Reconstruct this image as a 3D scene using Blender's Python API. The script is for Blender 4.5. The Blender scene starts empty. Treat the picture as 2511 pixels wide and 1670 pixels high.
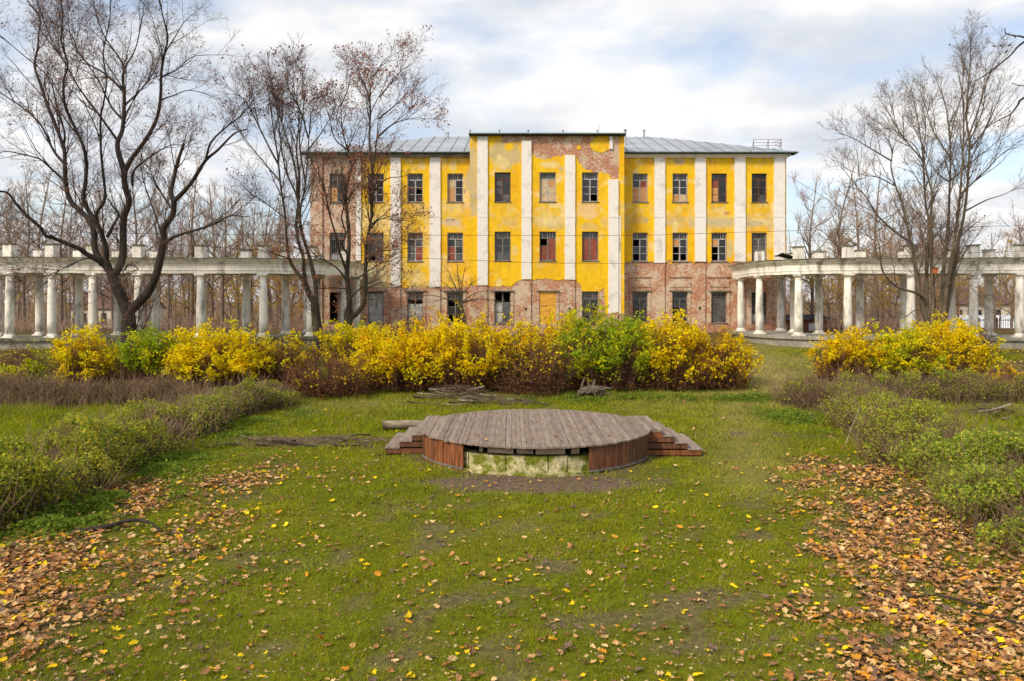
import bpy, math, random
import numpy as np
from mathutils import Vector
R = math.radians
scn = bpy.context.scene
col = scn.collection
# ------------------------------------------------------------------ camera, sky, sun, exposure
EYE = 3.9                      # eye height above the lawn
FP = 1883.0                    # focal length in photo pixels (27 mm)
CX, HOR = 1255.5, 736.0        # principal column, horizon row (photo pixels)
cam = bpy.data.objects.new('camera', bpy.data.cameras.new('camera')); col.objects.link(cam)
cam.location = (0, 0, EYE); cam.rotation_euler = (R(90), 0, 0)
cam.data.sensor_width = 36; cam.data.lens = 36 * FP / 2511
cam.data.shift_y = -(835 - HOR) / 2511
cam.data.clip_end = 3000
scn.camera = cam
SUN_EL, SUN_AZ = R(40), math.atan2(-0.70, -0.71)      # low veiled sun to the left, a little behind the viewer
SKY_STRENGTH = 0.1
w = bpy.data.worlds.new('World'); scn.world = w; w.use_nodes = True
def build_sky():
    nt = w.node_tree; N = nt.nodes; L = nt.links; N.clear()
    out = N.new('ShaderNodeOutputWorld'); bg = N.new('ShaderNodeBackground'); bg.inputs[1].default_value = SKY_STRENGTH
    sky = N.new('ShaderNodeTexSky'); sky.sky_type = 'NISHITA'; sky.sun_disc = False
    sky.sun_elevation = SUN_EL; sky.sun_rotation = SUN_AZ; sky.dust_density = 2.0
    tc = N.new('ShaderNodeTexCoord'); sp = N.new('ShaderNodeSeparateXYZ'); L.new(tc.outputs['Generated'], sp.inputs[0])
    zc = N.new('ShaderNodeMath'); zc.operation = 'MAXIMUM'; L.new(sp.outputs[2], zc.inputs[0]); zc.inputs[1].default_value = 0.0
    za = N.new('ShaderNodeMath'); za.operation = 'ADD'; L.new(zc.outputs[0], za.inputs[0]); za.inputs[1].default_value = 0.16
    dx = N.new('ShaderNodeMath'); dx.operation = 'DIVIDE'; L.new(sp.outputs[0], dx.inputs[0]); L.new(za.outputs[0], dx.inputs[1])
    dy = N.new('ShaderNodeMath'); dy.operation = 'DIVIDE'; L.new(sp.outputs[1], dy.inputs[0]); L.new(za.outputs[0], dy.inputs[1])
    cb = N.new('ShaderNodeCombineXYZ'); L.new(dx.outputs[0], cb.inputs[0]); L.new(dy.outputs[0], cb.inputs[1]); cb.inputs[2].default_value = 33.3
    def noise(scale, detail, rough, dist):
        n = N.new('ShaderNodeTexNoise'); n.inputs['Scale'].default_value = scale; n.inputs['Detail'].default_value = detail
        n.inputs['Roughness'].default_value = rough; n.inputs['Distortion'].default_value = dist; L.new(cb.outputs[0], n.inputs['Vector']); return n
    def ramp(src, stops):
        r = N.new('ShaderNodeValToRGB'); L.new(src, r.inputs[0]); e = r.color_ramp.elements
        while len(e) < len(stops): e.new(0.5)
        for k, (p, c) in enumerate(stops): e[k].position = p; e[k].color = (*c, 1)
        return r
    n1 = noise(1.05, 6, 0.5, 0.2); n2 = noise(2.0, 6, 0.48, 0.1)
    cover = ramp(n1.outputs[0], [(0.42, (0.35,)*3), (0.53, (0.99,)*3)])
    lum = ramp(n2.outputs[0], [(0.36, (3.55, 3.75, 4.1)), (0.48, (4.35, 4.4, 4.5)), (0.60, (5.4, 5.3, 5.15))])
    mx = N.new('ShaderNodeMix'); mx.data_type = 'RGBA'
    L.new(cover.outputs[0], mx.inputs[0]); L.new(sky.outputs[0], mx.inputs[6]); L.new(lum.outputs[0], mx.inputs[7])
    L.new(mx.outputs[2], bg.inputs[0]); L.new(bg.outputs[0], out.inputs[0])
build_sky()
sd = bpy.data.lights.new('sun', 'SUN'); sun = bpy.data.objects.new('sun', sd); col.objects.link(sun)
sd.energy = 1.5; sd.angle = R(12); sd.color = (1, 0.87, 0.68)
dvec = Vector((math.sin(SUN_AZ)*math.cos(SUN_EL), math.cos(SUN_AZ)*math.cos(SUN_EL), math.sin(SUN_EL)))
sun.rotation_euler = dvec.to_track_quat('Z', 'Y').to_euler()
vs = scn.view_settings; vs.view_transform = 'Standard'; vs.look = 'None'; vs.gamma = 1; vs.use_curve_mapping = False
vs.exposure = 1.05

# ------------------------------------------------------------------ helpers
def tag(o, label, cat, group=None):
    o['label'] = label; o['category'] = cat
    if group: o['group'] = group
    return o
def empty(name, loc=(0, 0, 0)):
    o = bpy.data.objects.new(name, None); col.objects.link(o); o.location = loc; return o
def link(name, me, parent=None, loc=None):
    o = bpy.data.objects.new(name, me); col.objects.link(o)
    if parent: o.parent = parent
    if loc is not None: o.location = loc
    return o
def mesh_np(name, V, F, mat, C=None, smooth=False):
    """F: (M,k) array, or list of such arrays."""
    me = bpy.data.meshes.new(name); V = np.asarray(V, dtype=np.float32)
    Fs = [np.asarray(f, dtype=np.int32) for f in (F if isinstance(F, list) else [F]) if len(f)]
    me.vertices.add(len(V)); me.vertices.foreach_set('co', V.ravel())
    idx = np.concatenate([f.ravel() for f in Fs]); tot = np.concatenate([np.full(len(f), f.shape[1], np.int32) for f in Fs])
    st = np.concatenate([[0], np.cumsum(tot)[:-1]]).astype(np.int32)
    me.loops.add(len(idx)); me.loops.foreach_set('vertex_index', idx)
    me.polygons.add(len(tot)); me.polygons.foreach_set('loop_start', st)
    try: me.polygons.foreach_set('loop_total', tot)
    except Exception: pass
    me.polygons.foreach_set('use_smooth', np.full(len(tot), smooth))
    if C is not None:
        C = np.asarray(C, dtype=np.float32)
        if C.shape[1] == 3: C = np.concatenate([C, np.ones((len(C), 1), np.float32)], 1)
        a = me.color_attributes.new('Col', 'FLOAT_COLOR', 'POINT'); a.data.foreach_set('color', C.ravel())
    me.update(calc_edges=True); me.validate()
    if mat: me.materials.append(mat)
    return me
BOXF = np.array([[0,3,2,1],[4,5,6,7],[0,1,5,4],[1,2,6,5],[2,3,7,6],[3,0,4,7]])
class MB:
    def __init__(s): s.v = []; s.f = []; s.n = 0
    def add(s, V, F):
        s.v.append(np.asarray(V, float)); s.f.append([[i + s.n for i in f] for f in F]); s.n += len(V); return s
    def box(s, x0, x1, y0, y1, z0, z1):
        return s.add([(x0,y0,z0),(x1,y0,z0),(x1,y1,z0),(x0,y1,z0),(x0,y0,z1),(x1,y0,z1),(x1,y1,z1),(x0,y1,z1)], BOXF.tolist())
    def prism(s, poly, z0, z1):
        n = len(poly); V = [(x, y, z0) for x, y in poly] + [(x, y, z1) for x, y in poly]
        F = [list(range(n))[::-1], list(range(n, 2*n))] + [[i, (i+1) % n, n+(i+1) % n, n+i] for i in range(n)]
        return s.add(V, F)
    def lathe(s, prof, n=16, c=(0, 0, 0)):
        V = []; F = []
        for r, z in prof:
            for k in range(n): a = 2*math.pi*k/n; V.append((c[0]+r*math.cos(a), c[1]+r*math.sin(a), c[2]+z))
        for i in range(len(prof)-1):
            for k in range(n): F.append([i*n+k, i*n+(k+1) % n, (i+1)*n+(k+1) % n, (i+1)*n+k])
        F.append(list(range(n))[::-1]); F.append([(len(prof)-1)*n+k for k in range(n)])
        return s.add(V, F)
    def mesh(s, name, mat, smooth=False):
        me = bpy.data.meshes.new(name); me.from_pydata(np.concatenate(s.v).tolist(), [], sum(s.f, [])); me.update()
        if smooth: me.polygons.foreach_set('use_smooth', [True]*len(me.polygons))
        if mat: me.materials.append(mat)
        return me
    def build(s, name, mat, parent=None, smooth=False): return link(name, s.mesh(name, mat, smooth), parent)
def vnoise(x, y, seed=0):
    x = np.asarray(x, float); y = np.asarray(y, float); xi = np.floor(x).astype(np.int64); yi = np.floor(y).astype(np.int64); fx = x-xi; fy = y-yi
    fx = fx*fx*(3-2*fx); fy = fy*fy*(3-2*fy)
    def h(a, b):
        n = (a*374761393 + b*668265263 + seed*1442695041) & 0x7fffffff; n = ((n ^ (n >> 13))*1274126177) & 0x7fffffff
        return ((n ^ (n >> 16)) & 0xffff)/65535.0
    return (h(xi, yi)*(1-fx)+h(xi+1, yi)*fx)*(1-fy)+(h(xi, yi+1)*(1-fx)+h(xi+1, yi+1)*fx)*fy
def fbm(x, y, seed=0, oct=5):
    v = 0; a = 0.5; t = 0
    for k in range(oct): v = v+a*vnoise(x*2**k, y*2**k, seed+k*17); t += a; a *= 0.55
    return v/t
def sstep(a, b, x): t = np.clip((np.asarray(x, float)-a)/(b-a), 0, 1); return t*t*(3-2*t)
def lerp(A, B, t): t = np.asarray(t)[..., None]; return np.asarray(A)*(1-t)+np.asarray(B)*t
# tubes -------------------------------------------------------
def tubes(paths):
    """paths: list of (pts(N,3), radii(N), sides) -> V, F"""
    groups = {}
    for p, r, s in paths: groups.setdefault((len(p), s), []).append((p, r))
    Vs = []; Fs = []; off = 0
    for (n, s), lst in groups.items():
        P = np.array([a for a, b in lst]); Rr = np.array([b for a, b in lst]); M = len(lst)
        T = np.gradient(P, axis=1); T /= np.linalg.norm(T, axis=2, keepdims=True)+1e-9
        ref = np.where(np.abs(T[:, :1, 2:3]) > 0.8, np.array([1., 0, 0]), np.array([0, 0, 1.]))
        A = np.cross(T, np.broadcast_to(ref, T.shape)); A /= np.linalg.norm(A, axis=2, keepdims=True)+1e-9
        B = np.cross(T, A)
        ang = np.arange(s)*2*np.pi/s
        ring = P[:, :, None, :]+Rr[:, :, None, None]*(A[:, :, None, :]*np.cos(ang)[:, None]+B[:, :, None, :]*np.sin(ang)[:, None])
        Vs.append(ring.reshape(-1, 3))
        i = np.arange(M)[:, None, None]*n*s; j = np.arange(n-1)[None, :, None]*s; k = np.arange(s)[None, None, :]; k2 = (k+1) % s
        Fq = np.stack(np.broadcast_arrays(i+j+k, i+j+k2, i+j+s+k2, i+j+s+k), -1).reshape(-1, 4)+off
        Fs.append(Fq); off += M*n*s
    return np.concatenate(Vs), np.concatenate(Fs)
def catmull(P, n=6):
    P = np.asarray(P, float)
    if len(P) < 3: return np.linspace(P[0], P[-1], n+1)
    Q = np.concatenate([[2*P[0]-P[1]], P, [2*P[-1]-P[-2]]]); out = []
    for i in range(1, len(Q)-2):
        p0, p1, p2, p3 = Q[i-1:i+3]
        for t in np.linspace(0, 1, n, endpoint=False):
            out.append(0.5*((2*p1)+(-p0+p2)*t+(2*p0-5*p1+4*p2-p3)*t*t+(-p0+3*p1-3*p2+p3)*t**3))
    out.append(P[-1]); return np.array(out)
def leaf_quads(P, size, rng, aspect=0.5, flat=0.0, fold=0.15):
    """diamond leaves at P (N,3); returns V,F (4 verts each)"""
    N = len(P); d = rng.normal(size=(N, 3)); d[:, 2] *= (1-flat); d /= np.linalg.norm(d, axis=1, keepdims=True)
    e = rng.normal(size=(N, 3)); e[:, 2] *= (1-flat*0.8); e -= d*np.sum(e*d, 1, keepdims=True); e /= np.linalg.norm(e, axis=1, keepdims=True)
    nn = np.cross(d, e); sz = np.asarray(size)[:, None]
    mid = P+d*sz*0.5
    V = np.stack([P, mid+e*sz*aspect*0.5+nn*sz*fold, P+d*sz, mid-e*sz*aspect*0.5+nn*sz*fold], 1).reshape(-1, 3)
    return V, np.arange(4*N).reshape(-1, 4)
# ------------------------------------------------------------------ materials
MATS = {}
def nodemat(name):
    m = bpy.data.materials.new(name); m.use_nodes = True; nt = m.node_tree; b = nt.nodes['Principled BSDF']; MATS[name] = m
    return m, nt, nt.nodes, nt.links, b
def pmat(name, c1, c2=None, scale=4.0, rough=0.85, bump=0.3, stretch=(1, 1, 1), lo=0.35, hi=0.68, spec=0.3, attr=False, trans=0.0, var=0.35, fine=None, metal=0.0, dist=0.02, seedloc=0):
    m, nt, N, L, b = nodemat(name)
    b.inputs['Roughness'].default_value = rough; b.inputs['Specular IOR Level'].default_value = spec; b.inputs['Metallic'].default_value = metal
    geo = N.new('ShaderNodeNewGeometry'); mp = N.new('ShaderNodeMapping'); mp.inputs['Scale'].default_value = stretch; L.new(geo.outputs['Position'], mp.inputs[0])
    n = N.new('ShaderNodeTexNoise'); n.inputs['Scale'].default_value = scale; n.inputs['Detail'].default_value = 6; n.inputs['Roughness'].default_value = 0.6; L.new(mp.outputs[0], n.inputs['Vector'])
    if attr:
        at = N.new('ShaderNodeAttribute'); at.attribute_name = 'Col'
        r = N.new('ShaderNodeMapRange'); L.new(n.outputs[0], r.inputs[0]); r.inputs[1].default_value = 0.25; r.inputs[2].default_value = 0.75; r.inputs[3].default_value = 1-var; r.inputs[4].default_value = 1+var
        mu = N.new('ShaderNodeMix'); mu.data_type = 'RGBA'; mu.blend_type = 'MULTIPLY'; mu.inputs[0].default_value = 1
        L.new(at.outputs['Color'], mu.inputs[6]); L.new(r.outputs[0], mu.inputs[7]); src = mu.outputs[2]
    else:
        rp = N.new('ShaderNodeValToRGB'); e = rp.color_ramp.elements; e[0].position = lo; e[1].position = hi; e[0].color = (*c1, 1); e[1].color = (*(c2 or c1), 1)
        L.new(n.outputs[0], rp.inputs[0]); src = rp.outputs[0]
        if fine:
            n2 = N.new('ShaderNodeTexNoise'); n2.inputs['Scale'].default_value = fine; n2.inputs['Detail'].default_value = 4; L.new(mp.outputs[0], n2.inputs['Vector'])
            r = N.new('ShaderNodeMapRange'); L.new(n2.outputs[0], r.inputs[0]); r.inputs[1].default_value = 0.3; r.inputs[2].default_value = 0.7; r.inputs[3].default_value = 1-var; r.inputs[4].default_value = 1+var*0.5
            mu = N.new('ShaderNodeMix'); mu.data_type = 'RGBA'; mu.blend_type = 'MULTIPLY'; mu.inputs[0].default_value = 1
            L.new(src, mu.inputs[6]); L.new(r.outputs[0], mu.inputs[7]); src = mu.outputs[2]
    L.new(src, b.inputs['Base Color'])
    if bump:
        bp = N.new('ShaderNodeBump'); bp.inputs['Strength'].default_value = bump; bp.inputs['Distance'].default_value = dist; L.new(n.outputs[0], bp.inputs['Height']); L.new(bp.outputs[0], b.inputs['Normal'])
    if trans:
        tr = N.new('ShaderNodeBsdfTranslucent'); L.new(src, tr.inputs[0]); ms = N.new('ShaderNodeMixShader'); ms.inputs[0].default_value = trans
        L.new(b.outputs[0], ms.inputs[1]); L.new(tr.outputs[0], ms.inputs[2]); L.new(ms.outputs[0], N['Material Output'].inputs[0])
    return m
def brickmat(name, residue):
    """brick laid in world x/z; residue = share of lime left on it"""
    m, nt, N, L, b = nodemat(name); b.inputs['Roughness'].default_value = 0.92; b.inputs['Specular IOR Level'].default_value = 0.15
    geo = N.new('ShaderNodeNewGeometry'); sp = N.new('ShaderNodeSeparateXYZ'); L.new(geo.outputs['Position'], sp.inputs[0])
    ad = N.new('ShaderNodeMath'); L.new(sp.outputs[0], ad.inputs[0]); L.new(sp.outputs[1], ad.inputs[1])
    cb = N.new('ShaderNodeCombineXYZ'); L.new(ad.outputs[0], cb.inputs[0]); L.new(sp.outputs[2], cb.inputs[1])
    bt = N.new('ShaderNodeTexBrick'); L.new(cb.outputs[0], bt.inputs['Vector'])
    for k, v in (('Scale', 1.0), ('Mortar Size', 0.011), ('Mortar Smooth', 0.2), ('Bias', -0.2), ('Brick Width', 0.27), ('Row Height', 0.082)): bt.inputs[k].default_value = v
    bt.inputs['Color1'].default_value = (0.52, 0.185, 0.085, 1); bt.inputs['Color2'].default_value = (0.40, 0.145, 0.07, 1); bt.inputs['Mortar'].default_value = (0.52, 0.42, 0.33, 1)
    n = N.new('ShaderNodeTexNoise'); n.inputs['Scale'].default_value = 0.9; n.inputs['Detail'].default_value = 8; n.inputs['Roughness'].default_value = 0.68; L.new(geo.outputs['Position'], n.inputs['Vector'])
    n2 = N.new('ShaderNodeTexNoise'); n2.inputs['Scale'].default_value = 7; n2.inputs['Detail'].default_value = 5; n2.inputs['Roughness'].default_value = 0.7; L.new(cb.outputs[0], n2.inputs['Vector'])
    r = N.new('ShaderNodeMapRange'); L.new(n2.outputs[0], r.inputs[0]); r.inputs[1].default_value = 0.3; r.inputs[2].default_value = 0.7; r.inputs[3].default_value = 0.65; r.inputs[4].default_value = 1.4
    mu = N.new('ShaderNodeMix'); mu.data_type = 'RGBA'; mu.blend_type = 'MULTIPLY'; mu.inputs[0].default_value = 1; L.new(bt.outputs[0], mu.inputs[6]); L.new(r.outputs[0], mu.inputs[7])
    s = N.new('ShaderNodeMath'); s.operation = 'MULTIPLY_ADD'; L.new(n2.outputs[0], s.inputs[0]); s.inputs[1].default_value = 0.7; L.new(n.outputs[0], s.inputs[2])
    r2 = N.new('ShaderNodeMapRange'); L.new(s.outputs[0], r2.inputs[0]); c = 0.98-0.3*residue; r2.inputs[1].default_value = c; r2.inputs[2].default_value = c+0.12; r2.inputs[3].default_value = 0; r2.inputs[4].default_value = 0.85
    mx = N.new('ShaderNodeMix'); mx.data_type = 'RGBA'; L.new(r2.outputs[0], mx.inputs[0]); L.new(mu.outputs[2], mx.inputs[6]); mx.inputs[7].default_value = (0.66, 0.55, 0.42, 1)
    L.new(mx.outputs[2], b.inputs['Base Color'])
    bp = N.new('ShaderNodeBump'); bp.inputs['Strength'].default_value = 0.7; bp.inputs['Distance'].default_value = 0.02; bp.invert = True; L.new(bt.outputs['Fac'], bp.inputs['Height']); L.new(bp.outputs[0], b.inputs['Normal'])
    return m
brickmat('brick', 0.60); brickmat('brick_limed', 0.72); brickmat('brick_bare', 0.3)
pmat('plaster', None, attr=True, scale=3.0, var=0.16, bump=0.35, rough=0.9, dist=0.02)
pmat('white_plaster', (0.56, 0.52, 0.47), (0.84, 0.80, 0.75), scale=1.1, lo=0.27, hi=0.46, fine=7, var=0.10, bump=0.4)
pmat('stone_white', (0.34, 0.315, 0.27), (0.88, 0.84, 0.77), scale=2.0, lo=0.33, hi=0.49, fine=9, var=0.16, bump=0.35, stretch=(1, 1, 0.35))
pmat('stone_old', (0.20, 0.185, 0.15), (0.44, 0.41, 0.35), scale=1.3, lo=0.3, hi=0.7, fine=6, var=0.3, bump=0.6)
pmat('ledge_moss', (0.07, 0.07, 0.04), (0.28, 0.27, 0.19), scale=1.8, lo=0.35, hi=0.65, fine=6, var=0.3)
pmat('tin_roof', (0.34, 0.37, 0.40), (0.50, 0.53, 0.56), scale=0.5, rough=0.45, metal=0.35, bump=0.05, fine=3, var=0.1)
pmat('seam', (0.16, 0.17, 0.19), (0.24, 0.25, 0.27), scale=2, rough=0.5)
pmat('roof_edge', (0.012, 0.014, 0.014), (0.035, 0.04, 0.038), scale=3)
pmat('eave_tin', (0.18, 0.27, 0.27), (0.26, 0.36, 0.35), scale=3, rough=0.5)
pmat('rust', (0.11, 0.06, 0.05), (0.2, 0.11, 0.09), scale=6)
pmat('frame_white', (0.34, 0.32, 0.30), (0.62, 0.59, 0.55), scale=5, fine=20)
pmat('frame_grey', (0.13, 0.12, 0.11), (0.27, 0.25, 0.23), scale=5, fine=20)
pmat('frame_brown', (0.09, 0.045, 0.03), (0.2, 0.10, 0.06), scale=5, fine=20)
pmat('glass', (0.006, 0.007, 0.009), (0.028, 0.03, 0.032), scale=1.7, rough=0.12, bump=0.05, spec=0.6, dist=0.004)
pmat('glass_dusty', (0.04, 0.042, 0.045), (0.16, 0.165, 0.17), scale=2.2, rough=0.3, bump=0.05, spec=0.5)
pmat('painted_dark', (0.006, 0.006, 0.006), (0.012, 0.011, 0.010), scale=1)  # darkness of rooms, holes and the space under the deck, put into the colour
pmat('plywood', (0.48, 0.23, 0.08), (0.66, 0.38, 0.17), scale=2.5, stretch=(1, 1, 4), fine=15, var=0.15)
pmat('plywood_orange', (0.66, 0.30, 0.035), (0.84, 0.46, 0.09), scale=1.6, stretch=(1, 1, 3), fine=12, var=0.15)
pmat('plywood_pale', (0.55, 0.40, 0.24), (0.72, 0.56, 0.37), scale=3, fine=15)
pmat('board_red', (0.22, 0.06, 0.04), (0.34, 0.11, 0.075), scale=3, fine=12, var=0.2)
pmat('sheet_grey', (0.28, 0.28, 0.27), (0.55, 0.55, 0.53), scale=4, rough=0.35, bump=0.8, dist=0.06)
pmat('board_white', (0.55, 0.54, 0.52), (0.72, 0.71, 0.69), scale=3)
pmat('shutter', (0.13, 0.14, 0.11), (0.22, 0.23, 0.18), scale=5)
pmat('bark_dark', (0.018, 0.013, 0.011), (0.060, 0.046, 0.036), scale=7, stretch=(1, 1, 0.3), bump=0.8, dist=0.05)
pmat('bark_moss', (0.022, 0.017, 0.012), (0.085, 0.066, 0.038), scale=5, stretch=(1, 1, 0.3), bump=0.8, dist=0.05)
pmat('bark_grey', (0.09, 0.068, 0.045), (0.19, 0.15, 0.10), scale=6, stretch=(1, 1, 0.25), bump=0.6, dist=0.04)
pmat('twig_dark', (0.085, 0.05, 0.042), (0.15, 0.095, 0.078), scale=2, bump=0)
pmat('twig_grey', (0.10, 0.07, 0.055), (0.20, 0.145, 0.115), scale=2, bump=0)
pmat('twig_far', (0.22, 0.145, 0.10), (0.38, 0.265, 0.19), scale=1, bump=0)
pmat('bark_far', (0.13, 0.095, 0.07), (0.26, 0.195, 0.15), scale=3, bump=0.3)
pmat('twig_red', (0.075, 0.034, 0.022), (0.16, 0.075, 0.045), scale=2, bump=0)
pmat('twig_hedge', (0.13, 0.08, 0.046), (0.27, 0.18, 0.115), scale=2, bump=0)
pmat('leaf', None, attr=True, scale=2.5, var=0.22, bump=0, rough=0.7, trans=0.45, spec=0.06)
pmat('grass_blades', None, attr=True, scale=1.2, var=0.3, bump=0, rough=0.9, trans=0.25, spec=0.02)
pmat('leaf_ground', None, attr=True, scale=14, var=0.25, bump=0.3, rough=0.9, trans=0.12, spec=0.04)
pmat('soil', None, attr=True, scale=9, var=0.45, bump=0.9, rough=1.0, spec=0.0, dist=0.05)
pmat('deck', (0.20, 0.15, 0.115), (0.35, 0.275, 0.225), scale=3.2, stretch=(5, 0.5, 1), fine=14, var=0.25, bump=0.25, rough=0.7, spec=0.2)
pmat('deck_b', (0.17, 0.125, 0.095), (0.31, 0.24, 0.195), scale=3.0, stretch=(5, 0.5, 1), fine=14, var=0.25, bump=0.25, rough=0.7, spec=0.2)
pmat('deck_c', (0.225, 0.17, 0.13), (0.39, 0.31, 0.255), scale=3.5, stretch=(5, 0.5, 1), fine=14, var=0.25, bump=0.25, rough=0.7, spec=0.2)
pmat('skirt_a', (0.15, 0.048, 0.018), (0.34, 0.125, 0.05), scale=5, stretch=(3, 3, 0.5), fine=16, var=0.3, rough=0.6)  # brighter, lit tone of the skirting wood
pmat('skirt_b', (0.085, 0.036, 0.018), (0.20, 0.085, 0.042), scale=5, stretch=(3, 3, 0.5), fine=16, var=0.3, rough=0.6)  # darker, shaded tone of the same skirting wood
pmat('skirt_c', (0.11, 0.042, 0.02), (0.25, 0.10, 0.046), scale=4, stretch=(3, 3, 0.5), fine=16, var=0.3, rough=0.6)
pmat('moss_block', (0.17, 0.19, 0.015), (0.58, 0.52, 0.29), scale=3.4, lo=0.44, hi=0.60, fine=16, var=0.45, bump=1.0, dist=0.05)
pmat('beam_wood', (0.22, 0.17, 0.12), (0.42, 0.34, 0.26), scale=4, stretch=(0.5, 1, 5))
pmat('log_bark', (0.16, 0.12, 0.085), (0.38, 0.31, 0.22), scale=5, stretch=(0.4, 1, 1), bump=0.7, fine=12)
pmat('stick', (0.09, 0.06, 0.042), (0.25, 0.18, 0.13), scale=6, bump=0.2)
pmat('stick_pale', (0.30, 0.24, 0.18), (0.5, 0.43, 0.34), scale=6, bump=0.2)
pmat('rootwood', (0.05, 0.038, 0.027), (0.19, 0.15, 0.11), scale=7, bump=0.7)
pmat('cable', (0.03, 0.03, 0.03), (0.05, 0.05, 0.05), scale=1, bump=0)
pmat('tar', (0.015, 0.014, 0.014), (0.04, 0.038, 0.036), scale=3, bump=0.5)
pmat('birdhouse', (0.35, 0.10, 0.03), (0.55, 0.20, 0.07), scale=8)
pmat('shed_wall', (0.14, 0.045, 0.03), (0.26, 0.10, 0.07), scale=3)
pmat('metal_roof_white', (0.55, 0.58, 0.62), (0.75, 0.78, 0.82), scale=1, rough=0.4)
pmat('roof_dark', (0.10, 0.055, 0.05), (0.18, 0.10, 0.09), scale=2)
pmat('wall_cream', (0.55, 0.5, 0.4), (0.7, 0.65, 0.55), scale=1)
pmat('fence_dark', (0.05, 0.025, 0.025), (0.1, 0.055, 0.05), scale=3)
M = MATS
# ------------------------------------------------------------------ ground
def gz(X, Y):
    X = np.asarray(X, float); Y = np.asarray(Y, float)
    z = 1.25*sstep(25, 42, Y)+0.35*sstep(43, 52, Y)-2.3*sstep(62, 90, Y)
    near = 1-sstep(45, 60, Y)
    return z+near*(0.10*(fbm(X*0.25, Y*0.25, 5, 3)-0.5)+0.05*(fbm(X*1.3, Y*1.3, 9, 3)-0.5))
def px2x(px, Y): return (px-CX)*Y/FP
def py2z(py, Y): return EYE-(py-HOR)*Y/FP
SC = (0.58, 19.9)     # stage centre
def litter(X, Y):
    """density of fallen leaves, 0..1"""
    n = fbm(X*0.45, Y*0.45, 31, 4); n2 = fbm(X*1.6, Y*1.6, 37, 3)
    bx = 3.7+(Y-8)*0.32; r = sstep(bx-1.5, bx+1.9, X+2.4*(n2-.5))*(1-sstep(17, 22.5, Y))*1.5
    l = np.exp(-((X+7.6)/1.5)**2)*(1-sstep(13.5, 19, Y))*0.95+(1-sstep(-6.2, -3.6, X))*(1-sstep(9, 12.5, Y))*.38
    l2 = 0.55*np.exp(-((X+5.9)/1.5)**2)*(1-sstep(17, 21.5, Y))
    fr = 0.13*(1-sstep(7.6, 9.5, Y))
    base = 0.04+0.03*(1-sstep(8, 20, Y))
    back = 0.85*sstep(31, 34, Y)*(sstep(14.5, 17, np.abs(X-2)))
    d = base+np.maximum(r*(0.45+0.55*sstep(.3, .5, n))*(0.68+.32*sstep(.36, .56, n2)), np.maximum.reduce([l, l2, fr, back])*sstep(0.25, 0.5, n)*(0.7+.45*sstep(.36, .56, n2)))+0.07*sstep(0.55, 0.75, n2)
    return np.clip(d, 0, 1)
def bare(X, Y):
    """bare earth 0..1"""
    d = np.hypot((X-SC[0]-0.1)/2.6, (Y-16.4)/0.95); p = 1-sstep(0.75, 1.15, d+0.5*(fbm(X*1.5, Y*1.5, 51, 4)-0.5))
    ring = np.hypot(X-SC[0], Y-SC[1]); p = np.maximum(p, 0.7*(1-sstep(3.0, 3.5, ring+0.5*(fbm(X*2, Y*2, 53, 3)-0.5))))
    br = sstep(.36, .6, fbm(X*1.8, Y*1.8, 58, 4)); p2 = 0.8*br*(1-sstep(0.6, 1.2, np.hypot((X-6.6)/1.9, (Y-22.3)/0.8)+0.8*(fbm(X, Y, 55, 4)-0.5)))
    p3 = 0.85*br*(1-sstep(0.6, 1.2, np.hypot((X+4.6)/2.3, (Y-21.2)/0.8)+0.8*(fbm(X, Y, 57, 4)-0.5)))
    p4 = 0.62*sstep(0.56, 0.66, fbm(X*1.5, Y*1.5, 59, 5)); p4 = p4*(1-0.6*sstep(12, 18, Y))
    return np.maximum.reduce([p, p2, p3, p4])
def dry(X, Y):
    pa = np.exp(-((X-11.2)/2.2)**2)*sstep(26, 30, Y)+0.5*np.exp(-((X-5.6-0.25*(Y-18))/0.9)**2)*sstep(14, 17, Y)*(1-sstep(29, 31, Y))
    return np.clip(pa+0.45*sstep(24, 30, Y)*sstep(0.4, 0.65, fbm(X*0.4, Y*0.4, 61, 4)), 0, 1)
def make_ground():
    xs = np.unique(np.concatenate([np.arange(-30, 30.01, 0.28), [-900, -500, -300, -200, -140, -100, -80, -65, -50, -40, -35, 35, 40, 50, 65, 80, 100, 140, 200, 300, 500, 900]]))
    ys = np.unique(np.concatenate([[-200, -60, -20, -8, -2, 2, 4], np.arange(5, 45, 0.28), np.arange(45, 95, 1.0), [100, 120, 150, 200, 300, 450, 700, 1200, 1900]]))
    X, Y = np.meshgrid(xs, ys); Z = gz(X, Y)
    n = fbm(X*0.6, Y*0.6, 3, 5); li = litter(X, Y); ba = bare(X, Y); dr = dry(X, Y)
    C = lerp((0.085, 0.105, 0.008), (0.155, 0.155, 0.016), n); C = lerp(C, np.array((0.30, 0.25, 0.10)), dr*0.8)
    C = lerp(C, np.array((0.15, 0.105, 0.078)), ba); C = lerp(C, np.array((0.10, 0.066, 0.042)), np.clip(li*1.3-0.3, 0, 0.95))
    C = lerp(C, np.array((0.12, 0.08, 0.05)), sstep(52, 60, Y)*0.8)
    nx, ny = len(xs), len(ys); i = np.arange(ny-1)[:, None]*nx+np.arange(nx-1)[None]
    F = np.stack([i, i+1, i+nx+1, i+nx], -1).reshape(-1, 4)
    o = link('ground', mesh_np('ground', np.stack([X, Y, Z], -1).reshape(-1, 3), F, M['soil'], C.reshape(-1, 3), True)); o['kind'] = 'structure'
make_ground()
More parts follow.
